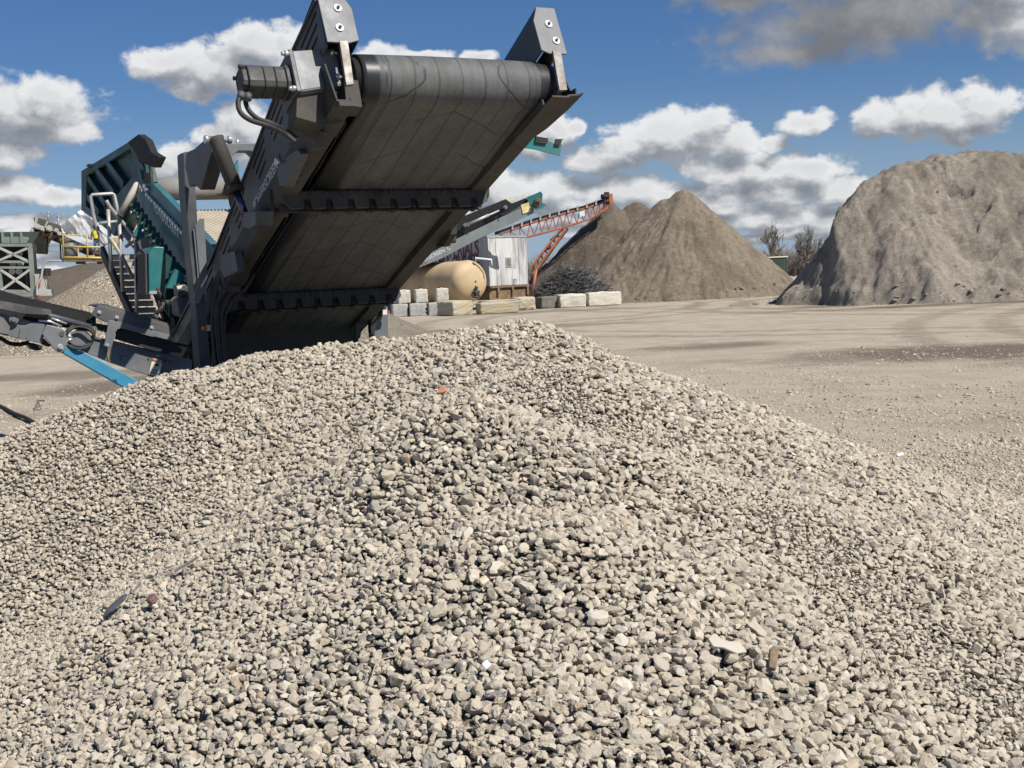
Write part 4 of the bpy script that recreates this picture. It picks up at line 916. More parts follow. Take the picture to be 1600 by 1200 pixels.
fm = MB().box(RF, (-.02, WT+.05), (-11.8, -.07), (.46, 1.12)).box(RF, (-.05, WT+.08), (-.35, .05), (.42, .52)).box(RF, (-.05, WT+.08), (-.35, .05), (1.04, 1.12))
for u in (0, .55, 1.5, 2.5): fm.box(RF, (u-.06, u+.06), (-.35, .05), (.52, 1.04))
fm.build('rusty_frame', M_RUSTBOX, trl, RF)
for u in (.25, 2.1):
    MB().box(RF, (u, u+.1), (-1.0, -.9), (0, .62)).box(RF, (u-.1, u+.2), (-1.1, -.8), (0, .04)).build('landing_leg', M_GALV, trl)
for v in (-9.6, -10.9):
    for u in (.2, 2.1):
        MB().cyl(RF.p(u-.15, v, .5), RF.p(u+.3, v, .5), .5, 24).build('wheel', M_RUBBER, trl)
M_LETRED = trailer_paint('faded_red_letter_paint', (.20, .035, .03), .55); M_LETBLK = trailer_paint('faded_black_letter_paint', (.035, .035, .04), .35)
def side_text(txt, x0, x1, y0, y1, mat, h):
    a = RF.on('u', -.012, x0, y0); c = RF.on('u', -.012, x1, y1); z = (a.z+c.z)/2; a.z = c.z = z
    lettering(txt, a, c, Vector((0, 0, 1)), height=h, mat=mat, parent=trl, lift=.006, extrude=.003)
side_text('N MATERIALS', 668, 747, 405, 400, M_LETRED, .86)
side_text('PORTABLE  CRUSHING', 664, 748, 421, 419, M_LETBLK, .60)

# ------------------------------------------------------------------ grey conveyor of a second screening machine
G = Frame(at(740, 365, 62), 6)
gs = thing('second_screen_conveyor', 'light grey folding conveyor with white lettering rising in front of the trailer', 'conveyor', (G.o.x, G.o.y, 0))
gv = lambda k, pts: G.poly('v', k, pts)
M_LGREY = paint('light_grey_paint', (.21, .235, .235), .25, (.3, .28, .24), .5, 1.5, .05)
gb_ = MB().prism(gv(0, ((600, 436), (640, 413), (720, 370), (832, 316), (836, 332), (806, 346), (760, 367), (690, 404), (640, 424), (600, 446))), G.V*-.12).build('side_beam', M_LGREY, gs, None, .01)
MB().prism(gv(-1.1, ((600, 436), (640, 410), (832, 314), (836, 330), (690, 402), (600, 444))), G.V*-.12).build('side_beam', M_LGREY, gs)
MB().prism(gv(-.15, ((640, 406), (700, 366), (780, 326), (822, 309), (826, 316), (720, 372), (640, 416))), G.V*-.9).build('conveyor_belt', M_BELT, gs)
MB().prism(gv(.02, ((660, 388), (706, 345), (790, 311), (800, 318), (720, 358), (676, 388))), G.V*-.06).build('rubber_skirt', M_RUBBER, gs)
MB().prism(gv(-.4, ((782, 312), (802, 306), (806, 311), (790, 318))), G.V*-.2).build('pale_hood', M_CREAMSTICK, gs)
hd = MB().prism(gv(.03, ((823, 308), (845, 299), (848, 303), (847, 316), (854, 320), (848, 325), (838, 328), (832, 322), (826, 318))), G.V*-.1).build('head_plate', M_TEAL, gs, None, .01)
mb = MB(); c = G.on('v', .05, 840, 313); mb.cyl(c-G.V*.05, c+G.V*.12, .16, 14); mb.cyl(c+G.V*.1, c+G.V*.25, .09, 10); mb.build('head_motor', M_RUSTBOX, hd)
mb = MB()
for i in range(12): mb.tube([c + Vector((random.uniform(-.2, .2), -.2, random.uniform(-.25, .15))), c + Vector((random.uniform(-.2, .2), -.25, random.uniform(-.4, .1)))], .03, 5)
mb.build('mud_clumps', M_DIRTY, hd)
MB().prism(gv(.03, ((814, 320), (826, 316), (829, 330), (817, 334))), G.V*.01).build('warning_sticker', plain('yellow_sticker', (.72, .62, .28), .5), gs)
MB().tube(gv(.08, ((735, 349), (780, 329))), .045, 10).tube(gv(.08, ((728, 352), (764, 336))), .07, 10).build('fold_ram', M_GALV, gs)
for q in ((727, 352), (790, 324), (731, 351)): dome(mb := MB(), G.on('v', .1, *q), G.V, .11); mb.build('ram_pin', M_STEEL, gs)
for q in ((700, 378), (729, 362), (748, 350), (778, 341)): MB().prism(gv(.006, ((q[0], q[1]), (q[0]+1, q[1]), (q[0]+1.6, q[1]+5), (q[0]+.4, q[1]+5))), G.V*.01).build('bracket_slot', M_BLACKST, gs)
MB().prism(gv(.02, ((655, 412), (668, 408), (668, 410), (655, 414))), G.V*-.05).build('orange_strip', M_ORANGE, gs)
lettering('POWERSCREEN  C', G.on('v', .004, 646, 416.5), G.on('v', .004, 704, 389.5), G.W, height=.17, mat=M_LETTERW, parent=gs, extrude=.004, lift=.006)
pg = G.on('v', -.6, 690, 398); MB().tube([pg, Vector((pg.x, pg.y+.6, 0))], .12, 8).build('support_leg', M_LGREY, gs)

# ------------------------------------------------------------------ orange lattice stacker
OF = Frame(at(880, 340, 74), 14)
ost = thing('lattice_stacker', 'faded orange lattice conveyor whose head stands over the dark sand pile', 'conveyor', (OF.o.x, OF.o.y, 0))
ov = lambda k, pts: OF.poly('v', k, pts)
def opt(k, x, y): return OF.on('v', k, x, y)
lo = [(796, 377), (838, 367), (880, 355.5), (920, 343), (950, 325)]; hi = [(780, 366), (840, 345), (880, 334), (920, 324), (955, 311)]
for k in (0, -1.0):
    t1 = MB().tube([opt(k, *q) for q in hi], .075, 6, False).build('top_chord', M_ORANGE, ost)
    t2 = MB().tube([opt(k, *q) for q in lo], .06, 6, False).build('bottom_chord', M_ORANGE, ost)
    mb = MB(); n = 15
    ip = lambda P, t: (np.interp(t*4, range(5), [q[0] for q in P]), np.interp(t*4, range(5), [q[1] for q in P]))
    for i in range(n):
        a, c, d = ip(hi, i/n), ip(lo, (i+.5)/n), ip(hi, (i+1)/n); mb.tube([opt(k, *a), opt(k, *c)], .035, 5, False); mb.tube([opt(k, *c), opt(k, *d)], .028, 5, False)
    mb.build('lattice_brace', M_DIRTY if k else M_ORANGE, ost)
MB().prism(ov(.05, ((780, 361), (840, 340), (880, 329), (920, 319.5), (950, 309), (952, 312), (920, 324), (880, 334), (840, 345.5), (780, 366))), OF.V*-1.1).build('conveyor_belt', M_RUBBER, ost)
for i in range(11):
    x = 800+i*14.5; y = np.interp(x, [780, 840, 880, 920, 955], [362, 341, 330, 320, 308]); p = opt(.12, x, y); MB().beam(p-OF.W*.14, p+OF.W*.12+OF.U*.05, .06, .09).build('idler_bracket', M_GALV, ost)
hd = MB().prism(ov(.1, ((950, 303), (957, 302), (959, 317), (953, 320))), OF.V*-1.2).build('head_plate', M_ORANGE, ost, None, .02)
mb = MB(); p = opt(.2, 946, 307); mb.cyl(p-OF.U*.25, p+OF.U*.2, .14, 10); mb.box(Frame(p, 14), (-.05, .2), (-.1, .1), (.1, .25)); mb.build('head_motor', M_BLACKST, ost)
MB().prism(ov(.1, ((905, 331), (913, 329), (914, 337), (906, 339))), OF.V*.02).build('sign_plate', M_LETTERW, ost)
for k, d in ((.05, 0), (-1.05, 2)):
    MB().tube([opt(k, 885+d, 357), opt(k, 833+d, 428)], .085, 6, False).build('stacker_leg', M_ORANGE, ost)
    MB().tube([opt(k, 877+d, 357), opt(k, 827+d, 420)], .06, 6, False).build('stacker_leg', M_ORANGE, ost)
mb = MB()
for i in range(8):
    t = i/8; mb.tube([opt(.05, 877-50*t, 357+63*t), opt(.05, 885-52*(t+.08), 357+71*(t+.08))], .05, 5, False)
mb.build('leg_brace', M_DIRTY, ost)
MB().tube([opt(.05, 838, 420), opt(.05, 829, 472)], .09, 6).build('stacker_leg', M_ORANGE, ost)
MB().cyl(OF.p(-2.2, .1, -OF.o.z+.5), OF.p(-2.2, -.3, -OF.o.z+.5), .5, 22).build('wheel', M_RUBBER, ost)
MB().tube([opt(0, 860, 376), opt(0, 868, 368), opt(0, 876, 372), opt(0, 862, 386), opt(0, 850, 392)], .06, 6).build('hose', M_RUBBER, ost)

# ------------------------------------------------------------------ tangled scrap wire (nobody could count it)
mb = MB(); rr = random.Random(4); cx, cyy = at(893, 470, 66).x, 66
for i in range(1900):
    r_ = sqrt(rr.random())*1.0; a = rr.uniform(0, 2*pi); x = r_*cos(a); y = r_*sin(a)
    hh = 1.95*max(0, (1-(x*x+y*y)))**.75 * rr.uniform(.45, 1.0); c = Vector((cx + x*1.95, cyy + y*1.4, hh + .05))
    d = Vector((rr.uniform(-1, 1), rr.uniform(-1, 1), rr.uniform(-.35, .35))).normalized(); L = rr.uniform(.25, .8); bend = Vector((rr.uniform(-1, 1), rr.uniform(-1, 1), rr.uniform(-.8, .5)))*L*.45
    mb.cur = rr.choice([0, 0, 1, 1, 2])
    mb.tube([c-d*L, c-d*L*.3+bend*.8, c+d*L*.3+bend*.7, c+d*L], rr.uniform(.006, .017), 4, False)
tag(mb.build_at('scrap_wire', [paint('grey_scrap_wire', (.15, .15, .15), .3), paint('dark_scrap_wire', (.05, .05, .05), .3), paint('pale_scrap_wire', (.27, .26, .25), .3)], (cx, cyy, 0)), 'tangled heap of grey scrap reinforcing wire behind the whitish blocks', 'scrap metal', None, 'stuff')

# ------------------------------------------------------------------ sand piles
def sand_material(name, a, bcol, damp_shade):
    m, nt, b = nodes_of(name); v = coords(nt, 'Object'); n = noise(nt, v, .55, 8, .65, .3); nf = noise(nt, v, 5, 8, .7); np_ = noise(nt, v, 22, 5, .8)
    gully = noise(nt, coords(nt, 'Object', (1.3, 1.3, .16)), 1.6, 7, .65, .4)
    c = mixc(nt, mrange(nt, nf, .37, .63), a, bcol)
    c = mixc(nt, math_(nt, 'MULTIPLY', mrange(nt, n, .47, .62), .6), c, damp_shade)
    c = mixc(nt, math_(nt, 'MULTIPLY', mrange(nt, gully, .5, .66), .45), c, damp_shade)
    c = mixc(nt, math_(nt, 'MULTIPLY', mrange(nt, np_, .52, .66), .75), c, tuple(q*.5 for q in damp_shade))
    setc(nt, b, c); b.inputs['Roughness'].default_value = .97; b.inputs['Specular IOR Level'].default_value = .08
    bump(nt, b, math_(nt, 'ADD', nf, math_(nt, 'MULTIPLY', np_, .8)), .9, .16); return m
def pile(name, label, x0, x1, y0, y1, cell, fz, mat, clods=260):
    X, Y = np.meshgrid(np.arange(x0, x1+cell, cell), np.arange(y0, y1+cell, cell)); Z = fz(X, Y); keep = Z > .0
    o = grid_mesh(name, X, Y, np.maximum(Z, -.08), mat, keep, True, ((x0+x1)/2, (y0+y1)/2, 0))
    # clods that rolled down the slope and lie at its toe, in the same mass
    toe = np.argwhere((Z > -.35) & (Z < .7)); up = np.argwhere(Z > .7); r = np.random.default_rng(len(label)); bm = bmesh.new(); bm.from_mesh(o.data); vs = rock_variants(1, 8, 66)
    for src, n, sc in ((toe, clods, .045), (up, clods//3, .03)):
        for iy, ix in src[r.integers(0, len(src), n)]:
            P, T = vs[r.integers(0, 8)]; R_ = sc*np.exp(r.normal(0, .5)); cx, cy, cz = X[iy, ix]+r.uniform(-cell, cell)-(x0+x1)/2, Y[iy, ix]+r.uniform(-cell, cell)-(y0+y1)/2, max(Z[iy, ix], 0)+R_*.2
            V = [bm.verts.new((cx+p[0]*R_, cy+p[1]*R_, cz+p[2]*R_)) for p in P]
            for t in T: bm.faces.new([V[q] for q in t])
    bm.to_mesh(o.data); bm.free(); return tag(o, label, 'sand pile')
def cone(X, Y, cx, cy, h, s, sharp=.3, conc=.0):
    r = np.sqrt((X-cx)**2+(Y-cy)**2+sharp**2)-sharp; return h - s*r + conc*r*r
M_SAND = sand_material('damp_grey_brown_sand', (.285, .235, .172), (.37, .31, .232), (.19, .155, .112))
M_SAND2 = sand_material('pale_grey_sand', (.39, .34, .27), (.51, .45, .365), (.27, .23, .18))
M_SAND3 = sand_material('dark_brown_sand', (.19, .155, .115), (.26, .215, .16), (.13, .105, .08))
def main_cone(X, Y):
    a = np.arctan2(Y-70, X-9.9); r = np.hypot(X-9.9, Y-70); wob = .35*(fbm(a*3.2+9, r*.25, 4, 3)-.5)
    Z = np.maximum(cone(X, Y, 9.75, 70, 5.75, 1.04, .55, .012), cone(X, Y, 8.9, 70.5, 5.45, .98, .4, .01))
    Z = np.maximum(Z, cone(X, Y, 6.4, 67.5, 1.6, .62, .5)); Z = np.maximum(Z, cone(X, Y, 9.6, 66.2, 1.0, .55, .5)); Z = np.maximum(Z, cone(X, Y, 12.5, 67.4, 1.0, .5, .6))
    g = fbm(a*9, r*.35, 4, 12, True); Z = Z + wob*np.clip(r/2, 0, 1) - .30*np.clip(r/2.5, 0, 1)*(g-.5)
    return Z + .08*(fbm(X*7, Y*7, 3, 69, True)-.45) + .30*(fbm(X*.9, Y*.9, 5, 6)-.5) + .22*(fbm(X*2.6, Y*2.6, 4, 8, True)-.55)
pile('sand_pile', 'tall pointed cone of grey brown sand standing in the middle of the yard', 3, 17, 62, 78, .085, main_cone, M_SAND, 500)
def back_pile(X, Y):
    Z = np.maximum(cone(X, Y, 6.35, 77, 5.65, .92, .3), cone(X, Y, 7.9, 77.5, 5.75, .95, .5))
    return Z + .28*(fbm(X*.8, Y*.8, 5, 16)-.5) - .25*(fbm(X*2.2, Y*.7, 4, 19, True)-.5)
pile('sand_pile', 'darker twin peaked sand pile under the head of the orange conveyor', -1, 15, 70, 84, .13, back_pile, M_SAND3)
def big_pile(X, Y):
    hx = np.interp(X*48.5/Y + .7*(fbm(Y*.5, X*.3, 4, 40)-.5), [9.9, 10.5, 11.3, 11.85, 12.15, 12.4, 13.3, 14.7, 16.2, 18.0, 22, 27, 33, 38], [-.4, .4, 1.35, 2.0, 2.3, 3.35, 4.4, 5.05, 5.45, 5.85, 5.7, 5.3, 4, 0])
    yb = np.interp(X, [9.5, 11.5, 12.5, 15, 20, 34], [52, 49.0, 46.4, 44.4, 43.0, 42.5]) + 1.5*(fbm(X*.35, Y*.1, 4, 44)-.5)
    t = Y-yb; front = np.where(t < 0, t*.8, t*.93 - .008*t*t); back = (60-Y)*.9
    k = 3.2; Z = -np.log(np.exp(-k*hx)+np.exp(-k*front)+np.exp(-k*back))/k
    terr = fbm(X*.35+3, Y*.35, 4, 51); clod = np.clip(fbm(X*1.7+Y*.4, Y*1.5, 4, 58)-.52, 0, 1); Z = Z + np.clip(Z, 0, 1)*(1.5*(terr-.5) + .30*(fbm(X*.9, Y*.9, 5, 54, True)-.55) + .16*(fbm(X*3.1, Y*3.1, 4, 57)-.5) + .40*clod)
    rill = fbm(X*1.6 + .5*fbm(X*.5, Y*.5, 3, 62), Y*.22, 4, 63, True); Z = Z - np.clip(Z-.5, 0, 1.2)*.16*np.clip(rill-.55, 0, 1)*2
    Z = Z + np.clip(Z, 0, 1)*(.10*(fbm(X*6.5, Y*6.5, 3, 65)-.5) + .10*(fbm(X*14, Y*14, 2, 67)-.4))
    pr = np.random.default_rng(77)
    for _ in range(24):                                                     # pockets where the face broke away, with a sharp upper lip
        cx, ct, R_, dp = pr.uniform(15.2, 27), pr.uniform(.4, 6.0), pr.uniform(.2, .7), pr.uniform(.15, .42)
        ex = (X-cx)/R_ + .6*(fbm(X*2.2, Y*2.2, 3, 78)-.5); ey = (t-ct)/(R_*.55) + .6*(fbm(X*2.5, Y*2.5, 3, 79)-.5)
        Z = Z - np.clip(Z, 0, 1)*dp*np.exp(-(ex*ex+ey*ey)**2)
    slump = .9*np.exp(-((t-.3)/.9)**2)*(fbm(X*1.4, Y*1.4, 5, 60)-.30); Z = Z + np.clip(slump, 0, .7)
    return Z
pile('sand_pile', 'huge pale sand bank with a slumped crumbling face at the side of the yard', 8.5, 36, 41, 60, .075, big_pile, M_SAND2, 700)
def brown_mound(X, Y):
    return np.maximum(cone(X, Y, -12.2, 42, 2.75, .56, .5), cone(X, Y, -10.0, 42.5, 2.4, .52, .5)) + .12*(fbm(X*1.2, Y*1.2, 5, 71)-.5) + .09*(fbm(X*6, Y*6, 3, 72)-.5)
def gravelly():
    m, nt, b = nodes_of('brown_gravel'); v = coords(nt, 'Object'); vo = nt.nodes.new('ShaderNodeTexVoronoi'); vo.inputs['Scale'].default_value = 17; nt.links.new(v, vo.inputs['Vector'])
    sp = nt.nodes.new('ShaderNodeSeparateColor'); nt.links.new(vo.outputs['Color'], sp.inputs[0]); n = noise(nt, v, .6, 5)
    c = ramp(nt, sp.outputs[0], [(0, (.19, .15, .105)), (.5, (.31, .25, .18)), (.85, (.42, .36, .27)), (.97, (.62, .57, .48))])
    c = mixc(nt, mrange(nt, n, .45, .6), c, (.29, .235, .165)); setc(nt, b, c); b.inputs['Roughness'].default_value = .95
    bump(nt, b, vo.outputs['Distance'], .9, .05); return m
M_BGRAV = gravelly()
o = pile('gravel_mound', 'brown gravel mound behind the access stairs', -19, -3, 35, 49, .12, brown_mound, M_BGRAV); o['category'] = 'gravel mound'
def small_mound(X, Y): return np.maximum(cone(X, Y, -2.55, 21.5, 1.25, .55, .4), cone(X, Y, -1.2, 24.5, .55, .3, .5)) + .08*(fbm(X*1.5, Y*1.5, 4, 81)-.5) + .04*(fbm(X*7, Y*7, 3, 82)-.5)
o = pile('sand_mound', 'low smooth mound of fine sand behind the machine leg', -6, 2.5, 17, 29, .07, small_mound, sand_material('fine_beige_sand', (.42, .365, .28), (.50, .44, .345), (.34, .295, .225)), 60)
def hill(X, Y): return 9.0*np.exp(-((X+112)/26)**2 - ((Y-330)/30)**2)*(.6+.8*fbm(X*.05, Y*.05, 4, 90)) + 3.4*np.exp(-((Y-380)/30)**2)*(.6+.8*fbm(X*.03, Y*.03, 5, 93))*1.0
X, Y = np.meshgrid(np.arange(-420, 421, 4.), np.arange(270, 470, 4.)); o = grid_mesh('hills', X, Y, hill(X, Y)-.05, sand_material('far_brown_bank', (.13, .105, .08), (.17, .14, .11), (.10, .085, .07)), None, True); o['kind'] = 'structure'

# ------------------------------------------------------------------ crushing plant at the far left
CF = Frame(at(60, 400, 70), 4)
cp = thing('crushing_plant', 'crushing plant with green hopper on a cross braced frame and inclined conveyor', 'crusher', (CF.o.x, CF.o.y, 0))
cv = lambda k, pts: CF.poly('v', k, pts); cq = lambda k, x, y: CF.on('v', k, x, y)
M_CRG = paint('grey_green_plant_paint', (.20, .245, .215), .35, (.36, .34, .29), .6, 1, .1); M_CRD = paint('dark_green_hopper_paint', (.045, .065, .055), .3, (.14, .14, .11), .7, 1, .1); M_CRL = paint('pale_dusty_steel', (.42, .41, .37), .4, (.5, .46, .38), .7, 2)
hpr = MB().prism(cv(.0, ((-30, 363), (36, 362), (62, 362), (52, 380), (50, 396), (40, 379), (-30, 381))), CF.V*-3).build('feed_hopper', M_CRD, cp)
for x in (4, 18.5, 33): MB().beam(cq(.02, x, 363), cq(.02, x+.7, 380), .12, .12, CF.V).build('hopper_rib', M_CRL if False else M_CRG, hpr)
MB().prism(cv(.01, ((4.5, 370), (17, 370), (17, 380), (4.5, 380))), CF.V*.02).prism(cv(.01, ((19.5, 370), (32, 370), (33, 380), (20, 380))), CF.V*.02).prism(cv(.01, ((34.5, 369), (46, 371), (42, 380), (35, 380))), CF.V*.02).build('hopper_panel', M_CRG, hpr)
MB().prism(cv(-.2, ((49, 380), (56, 365), (64, 363), (52, 384), (56, 430), (58, 470), (54, 470))), CF.V*-.4).build('dark_column', M_BLACKST, cp)
def cbar(p0, p1, w, mat=M_CRG, k=.1, name='frame_beam'): return MB().beam(cq(k, *p0), cq(k, *p1), .2, w, CF.W if abs(p0[0]-p1[0]) > abs(p0[1]-p1[1]) else CF.U).build(name, mat, cp)
for p0, p1, w in (((-30, 383), (45, 383), .16), ((-30, 409), (45, 409), .13), ((-30, 418), (46, 418), .12), ((-30, 455), (52, 456), .2), ((-30, 461), (52, 461), .14), ((0, 417), (2, 462), .18)): cbar(p0, p1, w)
MB().prism(cv(.15, ((43, 380), (49, 380), (52, 420), (56, 460), (62, 475), (50, 480), (47, 440))), CF.V*-.2).build('frame_post', M_CRG, cp)
for p0, p1 in (((-3, 386), (43, 408)), ((-3, 408), (43, 388)), ((2, 422), (48, 454)), ((2, 454), (46, 422))): cbar(p0, p1, .12, M_CRL, .14, 'cross_brace')
MB().prism(cv(-.6, ((-30, 384), (44, 384), (50, 458), (-30, 460))), CF.V*-1.2).build('dark_machinery', M_BLACKST, cp)
mb = MB()
for x, y in ((15, 398), (30, 397), (20, 412), (32, 412), (19, 424), (30, 424)): mb.cyl(cq(-.4, x, y), cq(-.1, x, y), .18, 12)
mb.build('drive_wheel', M_CRL, cp)
for q in ((60, 445), (60, 464)): MB().prism(cv(.3, ((q[0]-2.5, q[1]-2), (q[0]+2, q[1]-2.5), (q[0]+2.2, q[1]+2), (q[0]-1.5, q[1]+3))), CF.V*-.1).build('red_lamp', plain('faded_red_lens_%d' % q[1], (.42, .05, .05), .5), cp)
MB().prism(cv(.2, ((54, 428), (64, 428), (67, 452), (74, 452), (75, 462), (56, 462))), CF.V*-1.2).build('engine_cover', M_CRL, cp)
MB().prism(cv(.0, ((53, 420), (70, 419), (70, 431), (55, 427))), CF.V*-1.2).build('dark_hood', M_BLACKST, cp)
MB().tube(smooth_path([cq(.3, *q) for q in ((58, 462), (58, 446), (64, 434), (68, 416), (76, 408), (100, 408))]), .06, 6).build('pipe_loop', M_CRL, cp)
# inclined conveyor, covered by a white sheet
cb = MB().prism(cv(-.6, ((48, 356), (60, 354), (110, 376), (170, 404), (170, 414), (100, 383), (50, 364))), CF.V*-1.4).build('inclined_conveyor', M_BLACKST, cp)
MB().prism(cv(-.5, ((52, 340), (57, 340), (100, 356), (97, 366), (54, 348))), CF.V*-1.2).build('conveyor_hood', paint('dusty_olive_hood', (.10, .095, .075), .4, (.2, .18, .14), .8, 1.5), cb)
MB().prism(cv(-.4, ((55, 340), (59, 341), (57, 349), (54, 348))), CF.V*-.1).prism(cv(-.4, ((73, 345), (76, 346), (71, 356), (69, 355))), CF.V*-.1).build('hood_strap', M_CRL, cb)
mb = MB()
for x, y, r_ in ((58, 354, .17), (77, 357, .18), (66, 358, .12), (88, 360, .13), (93, 365, .12), (50, 360, .12)): mb.cyl(cq(-.5, x, y), cq(-.2, x, y), r_, 14); mb.cyl(cq(-.2, x, y), cq(-.15, x, y), r_*.6, 10)
mb.build('drive_wheel', M_CRL, cb)
rr = random.Random(8); mb = MB()
for i in range(40):
    x = rr.uniform(56, 168); y = np.interp(x, [50, 110, 170], [360, 380, 405])+rr.uniform(-5, 3); p = cq(-.45-rr.random()*.1, x, y); mb.box(Frame(p, 4, rr.uniform(-30, 30)), (-rr.uniform(.05, .2), rr.uniform(.05, .2)), (-.05, .05), (-.06, .08))
mb.build('roller_brackets', M_RUSTBOX, cb)
for x, y0, y1 in ((75, 332, 346), (91, 338, 356)): MB().tube([cq(-.5, x-.3, y1), cq(-.5, x+.5, y0)], .05, 6).tube([cq(-.5, x-2, y0), cq(-.5, x+2.5, y0+1)], .06, 6).build('mast', M_GALV, cb)
for pts in (((68, 367), (74, 373), (73, 396)), ((80, 368), (80, 372), (94, 373), (95, 404), (103, 407))): MB().tube([cq(-.7, *q) for q in pts], .05, 6).build('hanging_pipe', M_BLACKST, cb)
# white sheet draped over the conveyor, modelled with folds
def sheet():
    pts = [(94, 352), (100, 349), (127, 329), (134, 336), (142, 344), (152, 346), (158, 360), (172, 372), (172, 384), (140, 374), (115, 367), (103, 364), (97, 366)]
    bm = bmesh.new(); vs = [bm.verts.new(q) for q in cv(-.3, pts)]; f = bm.faces.new(vs); bmesh.ops.triangulate(bm, faces=[f]); bmesh.ops.subdivide_edges(bm, edges=bm.edges[:], cuts=6, use_grid_fill=True)
    for q in bm.verts:
        u, v, w = CF.loc(q.co); q.co += CF.V*(.35*float(fbm(np.array([u*1.3+w*.8]), np.array([w*.6-u*.4]), 4, 31, True)[0]) - .3*abs(w-2.2))
    me = bpy.data.meshes.new('white_sheet'); bm.to_mesh(me); bm.free(); me.materials.append(plain('white_plastic_sheet', (.72, .73, .74), .35, 0, 3, .08)); o = bpy.data.objects.new('white_sheet', me); COL.objects.link(o)
    s_ = o.modifiers.new('thickness', 'SOLIDIFY'); s_.thickness = .03; set_parent(o, None, Matrix.Identity(4)); return tag(o, 'creased white plastic sheet draped over the inclined conveyor of the crushing plant', 'plastic sheet')
sheet()
# yellow railed platform
PFm = MB().prism(cv(.4, ((99, 404), (185, 402), (185, 408), (100, 409))), CF.V*-1.3).build('platform_deck', M_RUSTBOX, cp)
mb = MB()
for pts in (((99.5, 404), (98.5, 367), (136, 368), (137, 403)), ((99, 385), (136, 386), (160, 386)), ((99, 402.5), (137, 402.5), (160, 403)), ((132, 371), (136, 371))): mb.tube([cq(.4, *q) for q in pts], .055, 6)
mb.build('yellow_railing', M_YLW, PFm)
MB().prism(cv(.42, ((99.5, 400.5), (137, 400.5), (137, 404), (99.5, 404))), CF.V*-.03).prism(cv(.42, ((137, 399), (148, 399), (148, 403), (137, 403))), CF.V*-.03).build('toe_board', M_YLW, PFm)
mb = MB(); c = cq(0, 110, 402); prof = [(0, .40), (.5, .40), (.75, .36), (.82, .0)]; mb.lathe(c, (0, 0, 1), [(a, r_) for a, r_ in prof], 20); mb.build('grey_drum', M_GREY, cp)
for x in (122, 129, 155): MB().box(Frame(cq(.2, x, 409), 4), (-.1, .1), (-.3, .1), (-.12, .0)).build('platform_bracket', M_BLACKST, PFm)
MB().prism(cv(-.4, ((118, 386), (122, 386), (123, 402), (119, 402))), CF.V*-.2).build('cream_post', M_CREAMSTICK, cp)
MB().prism(cv(-.2, ((170, 372), (181, 371), (184, 378), (182, 384), (176, 390), (171, 384))), CF.V*-.5).build('yellow_housing', M_YLW, cp)

# worker on the platform
def person():
    root = cq(.1, 153, 402); q = lambda x, y, z: root + CF.U*x + CF.V*y + Vector((0, 0, z))
    t = thing('person', 'person in a yellow vest, dark hood and blue jeans standing on the railed platform', 'person', root)
    J = [(0, 0, .92), (0, .01, 1.12), (0, .0, 1.36), (0, .02, 1.50), (0, .05, 1.62), (0, .06, 1.72), (-.10, 0, .86), (-.11, .03, .48), (-.12, 0, .08), (-.12, .14, .03), (.10, 0, .86), (.11, .03, .48), (.12, -.02, .08), (.12, .12, .03),
         (-.20, .0, 1.38), (-.26, .06, 1.12), (-.22, .26, .98), (-.20, .36, .96), (.20, 0, 1.38), (.26, .08, 1.12), (.2, .28, 1.04), (.18, .37, 1.03)]
    E_ = [(0, 1), (1, 2), (2, 3), (3, 4), (4, 5), (0, 6), (6, 7), (7, 8), (8, 9), (0, 10), (10, 11), (11, 12), (12, 13), (2, 14), (14, 15), (15, 16), (16, 17), (2, 18), (18, 19), (19, 20), (20, 21)]
    rad = [.15, .15, .17, .06, .095, .085, .095, .07, .05, .045, .095, .07, .05, .045, .075, .055, .042, .04, .075, .055, .042, .04]
    me = bpy.data.meshes.new('body'); inv = MW[t.name].inverted(); bm = bmesh.new(); ly = bm.verts.layers.skin.verify(); vs = [bm.verts.new(inv @ q(*j)) for j in J]
    for a_, b_ in E_: bm.edges.new((vs[a_], vs[b_]))
    for i, (v_, r_) in enumerate(zip(vs, rad)): v_[ly].radius = (r_, r_*.85 if i < 3 else r_); v_[ly].use_root = i == 0
    bm.to_mesh(me); bm.free(); o = bpy.data.objects.new('body', me); COL.objects.link(o); set_parent(o, t, MW[t.name])
    o.modifiers.new('skin', 'SKIN'); s_ = o.modifiers.new('sub', 'SUBSURF'); s_.levels = 1; s_.render_levels = 2
    m, nt, b = nodes_of('worker_clothes'); v = coords(nt, 'Object'); sp = nt.nodes.new('ShaderNodeSeparateXYZ'); nt.links.new(v, sp.inputs[0])
    c = ramp(nt, mrange(nt, sp.outputs[2], 0, 1.8, 0, 1, False), [(0, (.05, .045, .04)), (.07, (.09, .12, .19)), (.52, (.09, .12, .19)), (.525, (.05, .05, .055)), (.89, (.05, .05, .055)), (.90, (.42, .26, .19))]); nt.nodes[-1].color_ramp.interpolation = 'CONSTANT'; setc(nt, b, c); me.materials.append(m)
    mb = MB(); n = 18
    rings = [(1.02, .185, .155), (1.12, .19, .16), (1.28, .205, .165), (1.40, .20, .15), (1.45, .13, .11)]
    V = [q(a*cos(2*pi*k/n), .01+c_*sin(2*pi*k/n), z) for z, a, c_ in rings for k in range(n)]
    mb.add(V, [[i*n+k, i*n+(k+1) % n, (i+1)*n+(k+1) % n, (i+1)*n+k] for i in range(len(rings)-1) for k in range(n)], True).build('vest', plain('hi_vis_yellow', (.75, .62, .04), .6), t)
    mb = MB(); mb.lathe(q(0, .03, 1.60), (0, .02, 1), [(-.06, .10), (.0, .125), (.08, .13), (.15, .11), (.19, .05), (.20, .0)], 16); mb.build('hood', plain('dark_hood_cloth', (.03, .03, .035), .9), t)
person()

